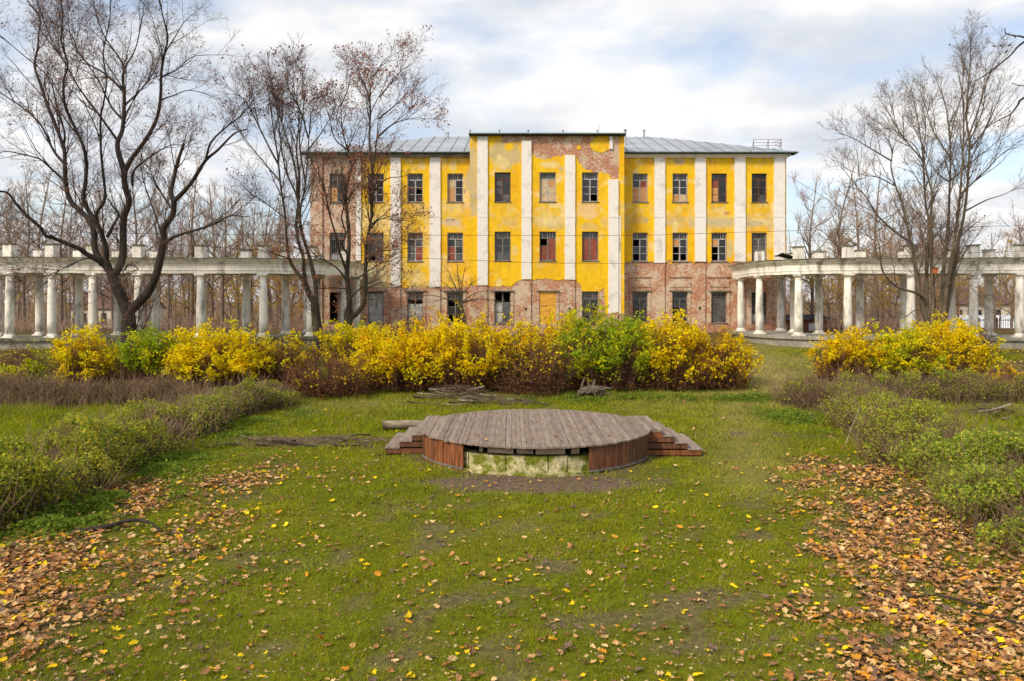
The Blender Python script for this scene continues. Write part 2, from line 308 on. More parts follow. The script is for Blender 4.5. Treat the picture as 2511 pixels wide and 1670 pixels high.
# ------------------------------------------------------------------ mansion
YW, YP = 52.2, 51.0
mansion = tag(empty('mansion', (2.45, YW, 1.6)), 'three storey derelict yellow plastered mansion with white pilasters and exposed brick', 'building')
mansion_inv = Vector((2.45, YW, 1.6))
def mp(o):  # parts are modelled in world coordinates
    o.parent = mansion; o.matrix_parent_inverse.translation = -mansion_inv; return o
def wx(px): return px2x(px, YW)
def wz(py): return py2z(py, YW)
def qx(px): return px2x(px, YP)
def qz(py): return py2z(py, YP)
GB = 1.2     # wall foot
# window table: plane, px0, px1, py0, py1, spec
TOPW, MIDW, GRDW = (425.5, 495.5), (570.5, 640.5), (716.5, 791)
TOPQ, MIDQ, GRDQ = (422.7, 494.6), (568, 639), (714.5, 792)
WL = [(808, 846), (902.5, 940.6), (999, 1037), (1097, 1135.6)]
WR = [(1551, 1588), (1649, 1686), (1744.5, 1782), (1843, 1880)]
WQ = [(1213, 1252), (1323, 1363), (1427, 1467)]
# spec: frame, transom (b bars, g glass, n none), left column panes, right column panes
SPEC = {
 ('L', 0, 0): ('frame_grey', 'b', 'goo', 'ggg'), ('L', 0, 1): ('frame_white', 'b', 'ggg', 'ggg'), ('L', 0, 2): ('frame_white', 'b', 'ggg', 'gkg'), ('L', 0, 3): ('frame_white', 'b', 'poo', 'ggg'),
 ('L', 1, 0): ('frame_grey', 'grid', 'kkw', 'kkw'), ('L', 1, 1): ('frame_grey', 'b', 'ggk', 'ddd'), ('L', 1, 2): ('frame_white', 'b', 'gdd', 'drr'), ('L', 1, 3): ('frame_white', 'b', 'grr', 'dgd'),
 ('L', 2, 0): ('frame_brown', 'n', 'kkk', 'sss'), ('L', 2, 1): ('frame_grey', 'g', 'tarp', 'tarp'), ('L', 2, 2): ('frame_grey', 'b', 'tarp', 'tarp'), ('L', 2, 3): ('frame_grey', 'b', 'kgk', 'ggk'),
 ('Q', 0, 0): ('frame_brown', 'g', 'ddg', 'ggd'), ('Q', 0, 1): ('frame_white', 'd', 'ppp', 'opp'), ('Q', 0, 2): ('frame_white', 'b', 'ggg', 'ggk'),
 ('Q', 1, 0): ('frame_grey', 'b', 'ggd', 'ggd'), ('Q', 1, 1): ('frame_grey', 'b', 'krr', 'RRR'), ('Q', 1, 2): ('frame_grey', 'b', 'rRR', 'RRR'),
 ('Q', 2, 0): ('frame_grey', 'n', 'ktt', 'kdd'), ('Q', 2, 1): ('frame_grey', 'door', '', ''), ('Q', 2, 2): ('frame_grey', 'bars', 'ggg', 'gkg'),
 ('R', 0, 0): ('frame_white', 'b', 'goo', 'roo'), ('R', 0, 1): ('frame_white', 'b', 'ggo', 'ggp'), ('R', 0, 2): ('frame_brown', 'g', 'roo', 'ggg'), ('R', 0, 3): ('frame_brown', 'g', 'ggg', 'ggd'),
 ('R', 1, 0): ('frame_white', 'b', 'kgk', 'ggg'), ('R', 1, 1): ('frame_white', 'b', 'okk', 'ggk'), ('R', 1, 2): ('frame_white', 'b', 'okk', 'ggg'), ('R', 1, 3): ('frame_white', 'grid', 'ddd', 'ddd'),
 ('R', 2, 0): ('frame_grey', 'diag', 'ggg', 'ggg'), ('R', 2, 1): ('frame_grey', 'diag', 'gkg', 'ggg'), ('R', 2, 2): ('frame_grey', 'grid', 'ddd', 'ddd'), ('R', 2, 3): ('frame_grey', 'grid', 'ggw', 'gkw'),
}
PANE = {'g': 'glass', 'd': 'glass_dusty', 'o': 'plywood', 'p': 'plywood_pale', 'r': 'board_red', 'R': 'board_red', 'k': None, 'w': 'board_white', 's': 'shutter', 't': 'sheet_grey'}
def boxmesh(name, mat, *a): return MB().box(*a).mesh(name, mat)
rw = random.Random(4)
def make_window(x0, x1, z0, z1, y, spec):
    fr, tr, left, right = spec; fm = M[fr]; W = x1-x0; H = z1-z0; yf = y+0.13; b = MB()
    if tr == 'door':
        d = mp(MB().box(x0+0.004, x1-0.004, y+0.02, y+0.07, z0, z1-0.01).build('plywood_door', M['plywood_orange']))
        MB().box(x0+0.1, x0+0.5, y+0.008, y+0.022, z0+1.1, z0+1.14).build('strap', M['rust'], d).matrix_parent_inverse = d.matrix_parent_inverse.inverted() if False else d.matrix_parent_inverse
        d.children[0].matrix_parent_inverse.identity()
        s = MB().box(x0+0.004, x1-0.004, y+0.012, y+0.0205, z0+1.18, z0+1.2).build('seam_batten', M['plywood'], d); return
    t = 0.055; xc = (x0+x1)/2; zt = z0+H*0.775
    b.box(x0, x0+t, yf, yf+0.08, z0, z1); b.box(x1-t, x1, yf, yf+0.08, z0, z1); b.box(x0+t, x1-t, yf+0.002, yf+0.078, z0, z0+t); b.box(x0+t, x1-t, yf+0.002, yf+0.078, z1-t, z1)
    has_tr = tr != 'n'
    top = zt if has_tr else z1-t
    if has_tr: b.box(x0+t, x1-t, yf+0.004, yf+0.076, zt-0.03, zt+0.035)
    b.box(xc-0.04, xc+0.04, yf+0.006, yf+0.07, z0+t, top-0.03)
    hs = (top-0.03-z0-t)/3
    rows = [(top-0.03-(k+1)*hs, top-0.03-k*hs) for k in range(3)]
    cols_ = [(x0+t, xc-0.04), (xc+0.04, x1-t)]
    full = [left == 'tarp' or left in ('RRR', 'sss'), right == 'tarp' or right in ('RRR', 'sss')]
    for ci, (a, c) in enumerate(cols_):
        if not full[ci]:
            for k in (1, 2): b.box(a, c, yf+0.01, yf+0.06, rows[k][1]-0.018, rows[k][1]+0.018)
    win = mp(b.build('window', fm))
    def sub(name, mat, *a):
        o = link(name, boxmesh(name, mat, *a), win); return o
    sub('sill', M['frame_grey'], x0-0.06, x1+0.06, y-0.09, y+0.128, z0-0.05, z0-0.004)
    if left == 'tarp':
        me = MB(); n = 10; V = []; F = []
        for i in range(n+1):
            for j in range(n+1):
                V.append((x0+t+(W-2*t)*i/n, yf-0.02+0.05*rw.random(), z0+0.03+(H*(0.93 if tr == 'g' else 0.6))*j/n))
        for i in range(n):
            for j in range(n): F.append([i*(n+1)+j, (i+1)*(n+1)+j, (i+1)*(n+1)+j+1, i*(n+1)+j+1])
        link('plastic_sheet', me.add(V, F).mesh('plastic_sheet', M['sheet_grey']), win)
    else:
        for ci, (s, (a, c)) in enumerate(zip((left, right), cols_)):
            if full[ci]:
                mt = M[PANE[s[0]]]; sub('board', mt, a, c, yf+0.03, yf+0.045, z0+t, top-0.03); continue
            for k, (za, zb) in enumerate(rows):
                mt = PANE[s[k]]
                if mt is None: continue
                off = 0.01 if mt.startswith(('ply', 'board')) else 0.034
                sub('pane' if mt.startswith('glass') else 'board', M[mt], a+0.002, c-0.002, yf+off+0.003, yf+off+0.012, za+0.019, zb-0.019)
    if has_tr:
        mt = 'glass_dusty' if tr in ('g', 'd') else 'glass'
        if tr in ('g', 'd') and fr == 'frame_brown':
            sub('pane', M['glass'], x0+t, xc-0.02, yf+0.035, yf+0.045, zt+0.036, z1-t); sub('pane', M['glass'], xc+0.02, x1-t, yf+0.035, yf+0.045, zt+0.036, z1-t)
            sub('glazing_bar', fm, xc-0.0195, xc+0.0195, yf+0.012, yf+0.06, zt+0.036, z1-t)
        else:
            sub('pane', M[mt], x0+t, x1-t, yf+0.035, yf+0.045, zt+0.036, z1-t)
        if tr in ('b', 'bars'):
            for k in range(1, 6):
                xx = x0+t+(W-2*t)*k/6; sub('bar', M['frame_white' if rw.random() < 0.5 else 'frame_grey'], xx-0.017, xx+0.017, yf+0.014, yf+0.03, zt+0.036, z1-t)
    if tr in ('grid', 'bars', 'diag'):
        g = MB(); yy = yf-0.045
        if tr == 'grid':
            for k in range(1, 8):
                if k == 4: continue
                xx = x0+W*k/8; g.box(xx-0.009, xx+0.009, yy, yy+0.018, z0+0.02, z1-0.02)
            for k in range(1, 13): zz = z0+H*k/13; g.box(x0+0.01, x1-0.01, yy+0.019, yy+0.035, zz-0.009, zz+0.009)
        elif tr == 'bars':
            for k in range(1, 9): xx = x0+W*k/9; g.box(xx-0.008, xx+0.008, yy, yy+0.016, z0+0.02, z1-0.02)
            for k in (1, 2, 3): zz = z0+H*k/4; g.box(x0+0.01, x1-0.01, yy+0.017, yy+0.03, zz-0.012, zz+0.012)
        else:
            ps = []
            for k in range(9):
                c = (x0+x1)/2; zc = z0+0.1; a = math.pi*(0.12+0.76*k/8); ln = min(W*0.46/max(0.05, abs(math.cos(a))), H*0.72)
                ps.append((np.array([[c, yy, zc], [c+math.cos(a)*ln, yy, zc+math.sin(a)*ln]]), np.array([0.011, 0.011]), 4))
            for k in range(1, 5): zz = z0+H*k/5; ps.append((np.array([[x0, yy+0.02, zz], [x1, yy+0.02, zz]]), np.array([0.011, 0.011]), 4))
            V, F = tubes(ps); link('grille', mesh_np('grille', V, F, M['frame_grey']), win); return
        link('grille', g.mesh('grille', M['frame_grey']), win)
wins = {'L': [], 'Q': [], 'R': []}
for side, cs, rws, fx, fz, y in (('L', WL, (TOPW, MIDW, GRDW), wx, wz, YW), ('R', WR, (TOPW, MIDW, GRDW), wx, wz, YW), ('Q', WQ, (TOPQ, MIDQ, GRDQ), qx, qz, YP)):
    for c, (a, b) in enumerate(cs):
        for r, (t, bo) in enumerate(rws):
            rect = (fx(a), fx(b), fz(bo), fz(t)); wins[side].append(rect); make_window(*rect, y, SPEC[(side, r, c)])
def holed_wall(name, x0, x1, z0, z1, y, holes, mat, depth=0.42):
    xs = sorted({x0, x1, *[h[0] for h in holes], *[h[1] for h in holes]}); zs = sorted({z0, z1, *[h[2] for h in holes], *[h[3] for h in holes]})
    xs = [x for x in xs if x0 <= x <= x1]; V = []; F = []
    def q(p):
        n = len(V); V.extend(p); F.append([n, n+1, n+2, n+3])
    for i in range(len(xs)-1):
        for j in range(len(zs)-1):
            cx_, cz_ = (xs[i]+xs[i+1])/2, (zs[j]+zs[j+1])/2
            if any(h[0] < cx_ < h[1] and h[2] < cz_ < h[3] for h in holes): continue
            q([(xs[i], y, zs[j]), (xs[i+1], y, zs[j]), (xs[i+1], y, zs[j+1]), (xs[i], y, zs[j+1])])
    for a, b, c, d in holes:
        if a < x0 or b > x1: continue
        q([(a, y, c), (a, y+depth, c), (a, y+depth, d), (a, y, d)]); q([(b, y+depth, c), (b, y, c), (b, y, d), (b, y+depth, d)])
        q([(a, y+depth, c), (a, y, c), (b, y, c), (b, y+depth, c)]); q([(a, y, d), (a, y+depth, d), (b, y+depth, d), (b, y, d)])
    return mp(link(name, MB().add(V, F).mesh(name, mat)))
XL, XR = wx(761), wx(1927); XQ0, XQ1 = qx(1153), qx(1530); XB = wx(872)
ZE = wz(379); ZQ = qz(333)
holed_wall('wall', XL, XB, GB, ZE, YW, [h for h in wins['L'] if h[1] < XB], M['brick_limed'])
holed_wall('wall', XB, XQ0+0.3, GB, ZE, YW, [h for h in wins['L'] if h[0] > XB], M['brick'])
holed_wall('wall', XQ1-0.3, XR, GB, ZE, YW, wins['R'], M['brick'])
holed_wall('wall', XQ0, XQ1, GB, ZQ, YP, wins['Q'], M['brick'])
YB = YW+15.5
sw = MB()
sw.add([(XL, YW, GB), (XL, YW, ZE), (XL, YB, ZE), (XL, YB, GB)], [[0, 1, 2, 3]]); sw.add([(XR, YW, GB), (XR, YW, ZE), (XR, YB, ZE), (XR, YB, GB)], [[3, 2, 1, 0]])
sw.add([(XL, YB, GB), (XR, YB, GB), (XR, YB, ZE), (XL, YB, ZE)], [[3, 2, 1, 0]])
sw.add([(XQ0, YP, GB), (XQ0, YP, ZQ), (XQ0, YW+4, ZQ), (XQ0, YW+4, GB)], [[0, 1, 2, 3]]); sw.add([(XQ1, YP, GB), (XQ1, YP, ZQ), (XQ1, YW+4, ZQ), (XQ1, YW+4, GB)], [[3, 2, 1, 0]])
mp(sw.build('side_wall', M['brick']))
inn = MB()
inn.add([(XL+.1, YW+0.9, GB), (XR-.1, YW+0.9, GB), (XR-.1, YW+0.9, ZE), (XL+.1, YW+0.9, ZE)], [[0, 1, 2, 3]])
mp(inn.build('dark_backing', M['painted_dark']))  # black backing sheet, paints the unlit rooms behind the windows
# ---- plaster skins: grid cells kept where plaster survives
def poly_y(xs, pts): return np.interp(xs, [p[0] for p in pts], [p[1] for p in pts])
def gauss(PX, PY, cx, cy, rx, ry): return np.exp(-(((PX-cx)/rx)**2+((PY-cy)/ry)**2))
YEL = np.array((0.84, 0.52, 0.012)); PALE = np.array((0.80, 0.62, 0.27)); BEIGE = np.array((0.56, 0.46, 0.26)); GREY = np.array((0.40, 0.36, 0.25)); PINK = np.array((0.82, 0.55, 0.28)); ORA = np.array((0.79, 0.43, 0.012))
def paint(PX, PY, side):
    n1 = fbm(PX/34, PY/34, 71); n2 = fbm(PX/12, PY/12, 73); n3 = fbm(PX/60, PY/90, 75, 4); st = fbm(PX/7, PY/60, 77, 4)
    C = lerp(YEL, ORA, sstep(0.4, 0.75, n3)); C = lerp(C, YEL*1.05, sstep(0.5, 0.8, st)*0.5)
    p = sstep(0.56, 0.70, n1*0.65+n2*0.35); C = lerp(C, PALE, p*0.8)
    band = np.exp(-((PY-545)/16)**2)*sstep(0.36, 0.6, n1)                                 # damp band under the string course
    und = np.exp(-((PY-515)/16)**2)*sstep(0.45, 0.6, n2)
    C = lerp(C, PALE*0.92, np.clip(und*0.55, 0, 1)); C = lerp(C, BEIGE, np.clip(band*0.9, 0, 1)*(0.55+0.45*(side == 'R')))
    if side == 'Q':
        g = sstep(0.3, 0.55, gauss(PX, PY, 1238, 378, 44, 38)+0.5*(n2-0.5)); C = lerp(C, BEIGE*0.98, g*0.85)
        g = sstep(0.4, 0.6, gauss(PX, PY, 1228, 398, 22, 20)+0.8*(n2-0.5)); C = lerp(C, PALE, g*0.7)
        g = sstep(0.35, 0.6, gauss(PX, PY, 1249, 360, 14, 12)+0.3*(n2-0.5)); C = lerp(C, YEL, g)
        for cx_, cy_, rx, ry, c, a in ((1345, 405, 26, 9, PALE, .9), (1377, 415, 8, 9, BEIGE, .9), (1375, 440, 9, 9, PALE, .7), (1348, 546, 22, 12, PALE, .95), (1440, 512, 30, 26, PINK, .85), (1358, 503, 18, 8, PALE, .8), (1390, 612, 8, 14, PALE, .7), (1262, 612, 9, 16, PALE, .6), (1245, 668, 22, 14, YEL*1.06, .8), (1445, 556, 26, 10, BEIGE, .5), (1360, 556, 26, 10, BEIGE, .45), (1160, 430, 16, 80, BEIGE, .8), (1160, 500, 14, 30, GREY, .5)):
            C = lerp(C, np.array(c), np.clip(sstep(0.3, 0.62, gauss(PX, PY, cx_, cy_, rx, ry)+0.7*(n2-0.5))*a, 0, 1))
    if side == 'L':
        C = lerp(C, PALE, np.clip(sstep(0.4, 0.62, n1)*0.6*(1-sstep(1060, 1130, PX)*0.5)*sstep(480, 520, PY), 0, 1)*0.8)
        g = np.clip((1-sstep(925, 985, PX+30*(n1-.5)))*sstep(628, 668, PY+20*(n2-.5)), 0, 1); C = lerp(C, np.array((0.50, 0.47, 0.34)), g*0.85)
        for cx_, cy_, rx, ry, c, a in ((1108, 545, 26, 12, (0.62, 0.50, 0.33), .95), (1142, 470, 10, 50, PALE, .8), (1110, 405, 10, 14, PALE, .8), (1148, 440, 10, 30, BEIGE, .8)):
            C = lerp(C, np.array(c), np.clip(sstep(0.3, 0.6, gauss(PX, PY, cx_, cy_, rx, ry)+0.7*(n2-0.5))*a, 0, 1))
    if side == 'R':
        for cx_, cy_, rx, ry, c, a in ((1668, 396, 16, 9, BEIGE, .95), (1570, 540, 26, 10, GREY, .9), (1862, 545, 34, 9, PALE, .9), (1850, 548, 24, 8, GREY, .6), (1765, 545, 30, 8, BEIGE, .9), (1790, 610, 12, 26, BEIGE, .7), (1890, 590, 12, 24, PALE, .6), (1655, 560, 8, 20, PALE, .8), (1565, 580, 30, 60, ORA*.9, .7), (1782, 523, 10, 4, (0.5, 0.2, 0.1), .8)):
            C = lerp(C, np.array(c), np.clip(sstep(0.3, 0.6, gauss(PX, PY, cx_, cy_, rx, ry)+0.6*(n2-0.5))*a, 0, 1))
    for (a, b), (t, bo) in ((c_, r_) for c_ in {'L': WL, 'R': WR, 'Q': WQ}[side] for r_ in ((TOPQ, MIDQ) if side == 'Q' else (TOPW, MIDW))):   # rain streaks under the sills
        m = sstep(a-5, a+1, PX)*(1-sstep(b-1, b+5, PX))*(PY > bo)*np.exp(-np.clip(PY-bo, 0, 99)/16); C = lerp(C, np.array((0.50, 0.36, 0.10)), np.clip(m*sstep(.45, .62, fbm(PX/2.6, PY/60, 79, 3))*.75, 0, 1))
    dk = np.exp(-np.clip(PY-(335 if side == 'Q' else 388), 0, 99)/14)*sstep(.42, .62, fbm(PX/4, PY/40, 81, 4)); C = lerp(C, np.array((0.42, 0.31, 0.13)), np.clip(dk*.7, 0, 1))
    return C
def skin(name, x0, x1, z0, z1, y, holes, keep, side, scale, t=0.03, c=0.07):
    ex = [e for h in holes for e in h[:2] if x0 < e < x1]; ez = [e for h in holes for e in h[2:] if z0 < e < z1]
    def axis(a, b, extra):
        g = np.linspace(a, b, int((b-a)/c)+1); 
        for e in extra: g = g[np.abs(g-e) > c*0.4]
        return np.unique(np.concatenate([g, extra, [a, b]]))
    xs, zs = axis(x0, x1, ex), axis(z0, z1, ez); nx, nz = len(xs), len(zs)
    cx_, cz_ = np.meshgrid((xs[1:]+xs[:-1])/2, (zs[1:]+zs[:-1])/2)
    PX, PY = CX+cx_*FP/y, HOR-(cz_-EYE)*FP/y
    k = keep(PX, PY)
    for a, b, cc, d in holes: k &= ~((cx_ > a) & (cx_ < b) & (cz_ > cc) & (cz_ < d))
    VX, VZ = np.meshgrid(xs, zs); yf = y-t-0.012*(fbm(VX*1.3, VZ*1.3, 91, 3)-0.5)
    V = np.stack([VX, yf, VZ], -1).reshape(-1, 3); VB = np.stack([VX, np.full_like(VX, y+0.01), VZ], -1).reshape(-1, 3)
    C = paint(CX+VX*FP/y, HOR-(VZ-EYE)*FP/y, side).reshape(-1, 3)
    ii, jj = np.nonzero(k); i = ii*nx+jj; F = np.stack([i, i+1, i+nx+1, i+nx], -1); n = nx*nz
    rim = []
    kp = np.pad(k, 1)
    for di, dj, a, b in ((-1, 0, 0, 1), (1, 0, nx+1, nx), (0, -1, nx, 0), (0, 1, 1, nx+1)):
        e = k & ~kp[1+di:1+di+k.shape[0], 1+dj:1+dj+k.shape[1]]; ii, jj = np.nonzero(e); q = ii*nx+jj
        rim.append(np.stack([q+b, q+a, q+a+n, q+b+n], -1))
    me = mesh_np(name, np.concatenate([V, VB]), [F]+rim, M['plaster'], np.concatenate([C, C*0.9]))
    return mp(link(name, me))
Z2P = lambda x, y: (1130+x/3.016, 300+y/3.016)
botQ = [Z2P(*p) for p in ((0, 1205), (125, 1208), (220, 1215), (300, 1210), (370, 1212), (410, 1182), (440, 1165), (560, 1166), (620, 1154), (700, 1170), (760, 1165), (850, 1166), (880, 1200), (897, 1250), (1020, 1250), (1060, 1228), (1070, 1420), (1260, 1420))]
topQ = [Z2P(*p) for p in ((0, 80), (298, 80), (302, 152), (400, 152), (455, 128), (500, 170), (530, 232), (560, 262), (600, 272), (700, 262), (770, 236), (850, 250), (880, 312), (920, 346), (1000, 370), (1085, 376), (1110, 420), (1166, 424), (1170, 80), (1260, 80))]
def keepQ(PX, PY):
    n = fbm(PX/9, PY/9, 101)-0.5; n2 = fbm(PX/30, PY/30, 103)-0.5
    k = (PY < poly_y(PX, botQ)+n*8) & (PY > poly_y(PX, topQ)+n*12)
    isl = np.hypot((PX-1472)/24, (PY-354)/21)+n*0.35 < 1; isl |= np.hypot((PX-1480)/13, (PY-337)/10)+n*.3 < 1
    isl |= np.hypot((PX-1419)/6, (PY-362)/5) < 1
    k |= isl
    return k & ~(gauss(PX, PY, 1208, 383, 5, 3)+n > 0.75)
def keepR(PX, PY):
    n = fbm(PX/10, PY/10, 105)-0.5; return (PY < 641+n*26+8*(fbm(PX/40, PX*0, 109, 2)-.5)) & ~(gauss(PX, PY, 1666, 396, 12, 5)+n*.9 > 0.8)
def keepL(PX, PY):
    n = fbm(PX/10, PY/10, 107)-0.5
    k = (PX > 884+n*6) & (PY < 704+n*10) & ~(gauss(PX, PY, 1106, 541, 17, 5)+n > 0.7) & ~(gauss(PX, PY, 1140, 470, 4, 14)+n > 0.72)
    return k
skin('plaster', XQ0-0.02, XQ1+0.02, qz(775), ZQ, YP, wins['Q'], keepQ, 'Q', 1)
skin('plaster', XQ1+0.01, XR+0.02, wz(655), ZE, YW, wins['R'], keepR, 'R', 1)
skin('plaster', XB, XQ0-0.01, wz(720), ZE, YW, [h for h in wins['L'] if h[0] > XB], keepL, 'L', 1)
# ---- pilasters: white above, bare brick below
def pilaster(fx, fz, a, b, t, bo, y, foot=800, white='white_plaster', d=0.14):
    x0, x1 = fx(a), fx(b); za, zb = fz(bo), fz(t); g = MB(); n = max(6, int((zb-za)/0.35)); rng = random.Random(int(a))
    # slightly uneven shaft with chipped foot
    zsq = [za+(zb-za)*k/n for k in range(n+1)]; V = []; F = []
    for k, z in enumerate(zsq):
        ja, jb = rng.uniform(-.012, .012), rng.uniform(-.012, .012)
        V += [(x0+ja, y-0.02, z), (x0+ja, y-d, z), (x1+jb, y-d, z), (x1+jb, y-0.02, z)]
    for k in range(n):
        for m in range(3): q = 4*k+m; F.append([q, q+4, q+5, q+1])
    F += [[0, 1, 2, 3], [4*n+3, 4*n+2, 4*n+1, 4*n]]
    # ragged lower edge
    V[0] = (V[0][0], V[0][1], za+rng.uniform(-.1, .1)); V[1] = (V[1][0], V[1][1], V[0][2]); V[2] = (V[2][0], V[2][1], za+rng.uniform(-.1, .1)); V[3] = (V[3][0], V[3][1], V[2][2])
    o = mp(g.add(V, F).build('pilaster', M[white]))
    zs_ = fz(531.6)
    if zb-za > 6: link('string_course', boxmesh('string_course', M[white], x0-0.025, x1+0.025, y-d-0.022, y-0.02, zs_-0.03, zs_+0.02), o)
    if bo < foot:
        mp(MB().box(x0+0.03, x1-0.03, y-d+0.035, y+0.02, fz(foot), za-0.08).build('brick_pilaster', M['brick']))
for a, b, t, bo in ((1171, 1196, 335, 701), (1279, 1303, 346, 686), (1385, 1410, 381, 685), (1491.4, 1516, 441, 766)): pilaster(qx, qz, a, b, t, bo, YP)
mp(MB().box(qx(1494), qx(1502), YP-0.13, YP-0.02, qz(366), qz(335)).build('pilaster_stub', M['white_plaster']))
for a, b in ((1604, 1630.5), (1703.5, 1730), (1800.7, 1827), (1897, 1923.5)): pilaster(wx, wz, a, b, 386, 643, YW)
for a, b in ((958, 983), (1054, 1080.5)): pilaster(wx, wz, a, b, 386, 704, YW)
pilaster(wx, wz, 874, 885.5, 386, 640, YW)
mp(MB().box(wx(762), wx(791), YW-0.12, YW+0.02, GB, wz(386)).build('brick_pilaster', M['brick_limed']))
mp(MB().box(wx(861), wx(873.5), YW-0.125, YW+0.02, GB, wz(386)).build('brick_pilaster', M['brick_limed']))
# corner strips of the projecting middle (wider above)
mp(MB().box(XQ1+0.022, XQ1+0.10, YP-0.02, YP+0.9, qz(528), qz(335)).build('corner_strip', M['white_plaster']) if False else MB().box(qx(1517), qx(1522), YP-0.06, YP-0.025, qz(770), qz(530)).build('drain_strip', M['stone_white']))
# brick relief over the ground floor windows: lintel ledge, panel, surround
for side, cs, fx, fz, y, only in (('R', WR, wx, wz, YW, (0, 1, 2)), ('L', WL, wx, wz, YW, (1, 2, 3)), ('Q', WQ, qx, qz, YP, (0, 1))):
    for c in only:
        a, b = cs[c]; lp, rp_ = a-8, b+8
        mp(MB().box(fx(lp), fx(rp_), y-0.16, y+0.02, fz(714), fz(711)).build('lintel_ledge', M['stone_old']))
        if side == 'R':
            mp(MB().box(fx(a-6), fx(b+6), y-0.05, y+0.02, fz(704), fz(689)).box(fx(a-1), fx(b+1), y-0.075, y-0.04, fz(701), fz(692)).build('brick_panel', M['brick_limed']))
            mp(MB().box(fx(a-9), fx(b+9), y-0.09, y+0.02, fz(680), fz(676)).build('brick_band', M['brick']))
        mp(MB().box(fx(a-7), fx(a-1), y-0.055, y+0.02, fz(795), fz(714.5)).build('brick_surround', M['brick']))
        mp(MB().box(fx(b+1), fx(b+7), y-0.055, y+0.02, fz(795), fz(714.5)).build('brick_surround', M['brick']))
mp(MB().box(XL-0.05, XQ0-0.05, YW-0.13, YW+0.02, wz(815), wz(800)).build('plinth', M['brick_bare'])); mp(MB().box(XQ1+0.05, XR+0.05, YW-0.13, YW+0.02, wz(815), wz(798)).build('plinth', M['brick_bare']))
for k, (a, b, y) in enumerate(((1289, 757, YP), (1396, 757, YP), (1715, 755, YW))):
    mp(MB().box(px2x(a-2, y), px2x(a+2, y), y-0.165, y-0.09, py2z(b+2.5, y), py2z(b-2.5, y)).build('vent_hole', M['painted_dark']))
# ---- cornice and roof
for x0, x1, nm in ((XL-0.2, XQ0-0.02, 'stone_old'), (XQ1+0.02, XR+0.2, 'white_plaster')):
    mp(MB().box(x0+0.1, x1-0.1 if nm == 'white_plaster' else x1, YW-0.2, YW+0.03, wz(387), wz(383)).box(x0, x1, YW-0.34, YW+0.03, wz(383), wz(379.5)).build('cornice', M[nm]))
roof = mp(MB().box(XL-0.55, XQ0-0.03, YW-0.62, YW+0.3, wz(379.4), wz(376.2)).box(XQ1+0.03, XR+0.62, YW-0.62, YW+0.3, wz(379.4), wz(376.2)).build('roof', M['roof_edge']))
mp(MB().box(XL-0.57, XQ0-0.03, YW-0.645, YW-0.6, wz(377.6), wz(375.4)).box(XQ1+0.03, XR+0.64, YW-0.645, YW-0.6, wz(377.6), wz(375.4)).build('gutter', M['eave_tin']))
ZR0 = wz(375.6); HALF = 8.3; RISE = 2.75
RX0, RX1, RY0 = XL-0.57, XR+0.64, YW-0.62; RY1 = RY0+2*HALF
def roofz(x, y): d = np.minimum.reduce([x-RX0, RX1-x, y-RY0, RY1-y]); return ZR0+RISE*np.clip(d, 0, HALF)/HALF
xs = np.arange(RX0, RX1, 0.92); xs = np.append(xs, RX1)
for k in range(len(xs)-1):
    a, b = xs[k], xs[k+1]; da, db = min(HALF, a-RX0, RX1-a), min(HALF, b-RX0, RX1-b); z = ZR0+0.004*(k % 3)
    V = [(a, RY0, z), (b, RY0, z), (b, RY0+max(db, .01), z+RISE*db/HALF), (a, RY0+max(da, .01), z+RISE*da/HALF)]
    V2 = [(p[0], p[1]+0.01, p[2]-0.05) for p in V]
    o = link('tin_sheet', MB().add(V+V2, [[0, 1, 2, 3], [7, 6, 5, 4], [0, 4, 5, 1], [1, 5, 6, 2], [2, 6, 7, 3], [3, 7, 4, 0]]).mesh('tin_sheet', M['tin_roof']), roof)
    if db > 0.5 and k < len(xs)-2:
        Vp = np.array([[b, RY0, z+0.02], [b, RY0+db, z+RISE*db/HALF+0.02]]); T_, F_ = tubes([(Vp, np.array([0.028, 0.028]), 4)])
        link('seam', mesh_np('seam', T_, F_, M['seam']), o)
bk = MB(); zr = ZR0+RISE
bk.add([(RX0, RY0, ZR0-.02), (RX0, RY1, ZR0-.02), (RX0+HALF, RY0+HALF, zr-.02)], [[0, 2, 1]]); bk.add([(RX1, RY0, ZR0-.02), (RX1, RY1, ZR0-.02), (RX1-HALF, RY0+HALF, zr-.02)], [[0, 1, 2]])
bk.add([(RX0, RY1, ZR0-.02), (RX1, RY1, ZR0-.02), (RX1-HALF, RY0+HALF, zr-.02), (RX0+HALF, RY0+HALF, zr-.02)], [[3, 2, 1, 0]])
link('rear_slope', bk.mesh('rear_slope', M['tin_roof']), roof)
mid = mp(MB().box(XQ0-0.08, XQ1+0.08, YP-0.45, YW+5.5, qz(333.2), qz(330)).build('middle_roof', M['roof_edge']))
link('eave_strip', boxmesh('eave_strip', M['eave_tin'], XQ0-0.1, XQ1+0.1, YP-0.475, YP-0.44, qz(331.2), qz(329)), mid)
for px in (1154, 1225, 1295, 1380, 1463, 1532):
    x = qx(px); link('roof_hook', MB().lathe([(0.018, 0), (0.018, 0.12), (0.05, 0.13), (0.05, 0.2), (0.02, 0.21)], 6, (x, YP-0.4, qz(330))).mesh('roof_hook', M['roof_edge']), mid)
mp(MB().lathe([(0.018, 0), (0.012, 1.0)], 6, (qx(1473), YP+1, qz(329))).build('antenna', M['roof_edge']))
for px, y, top in ((1098, 58.5, 327), (1533, 55, 320), (1579, 59, 321)):
    x = px2x(px, y); zz = float(roofz(np.array(x), np.array(y))); mp(MB().lathe([(0.09, -0.2), (0.09, py2z(top, y)-zz), (0.13, py2z(top, y)-zz), (0.13, py2z(top, y)-zz+0.08)], 8, (x, y, zz)).build('vent_pipe', M['tin_roof']))
ps = []
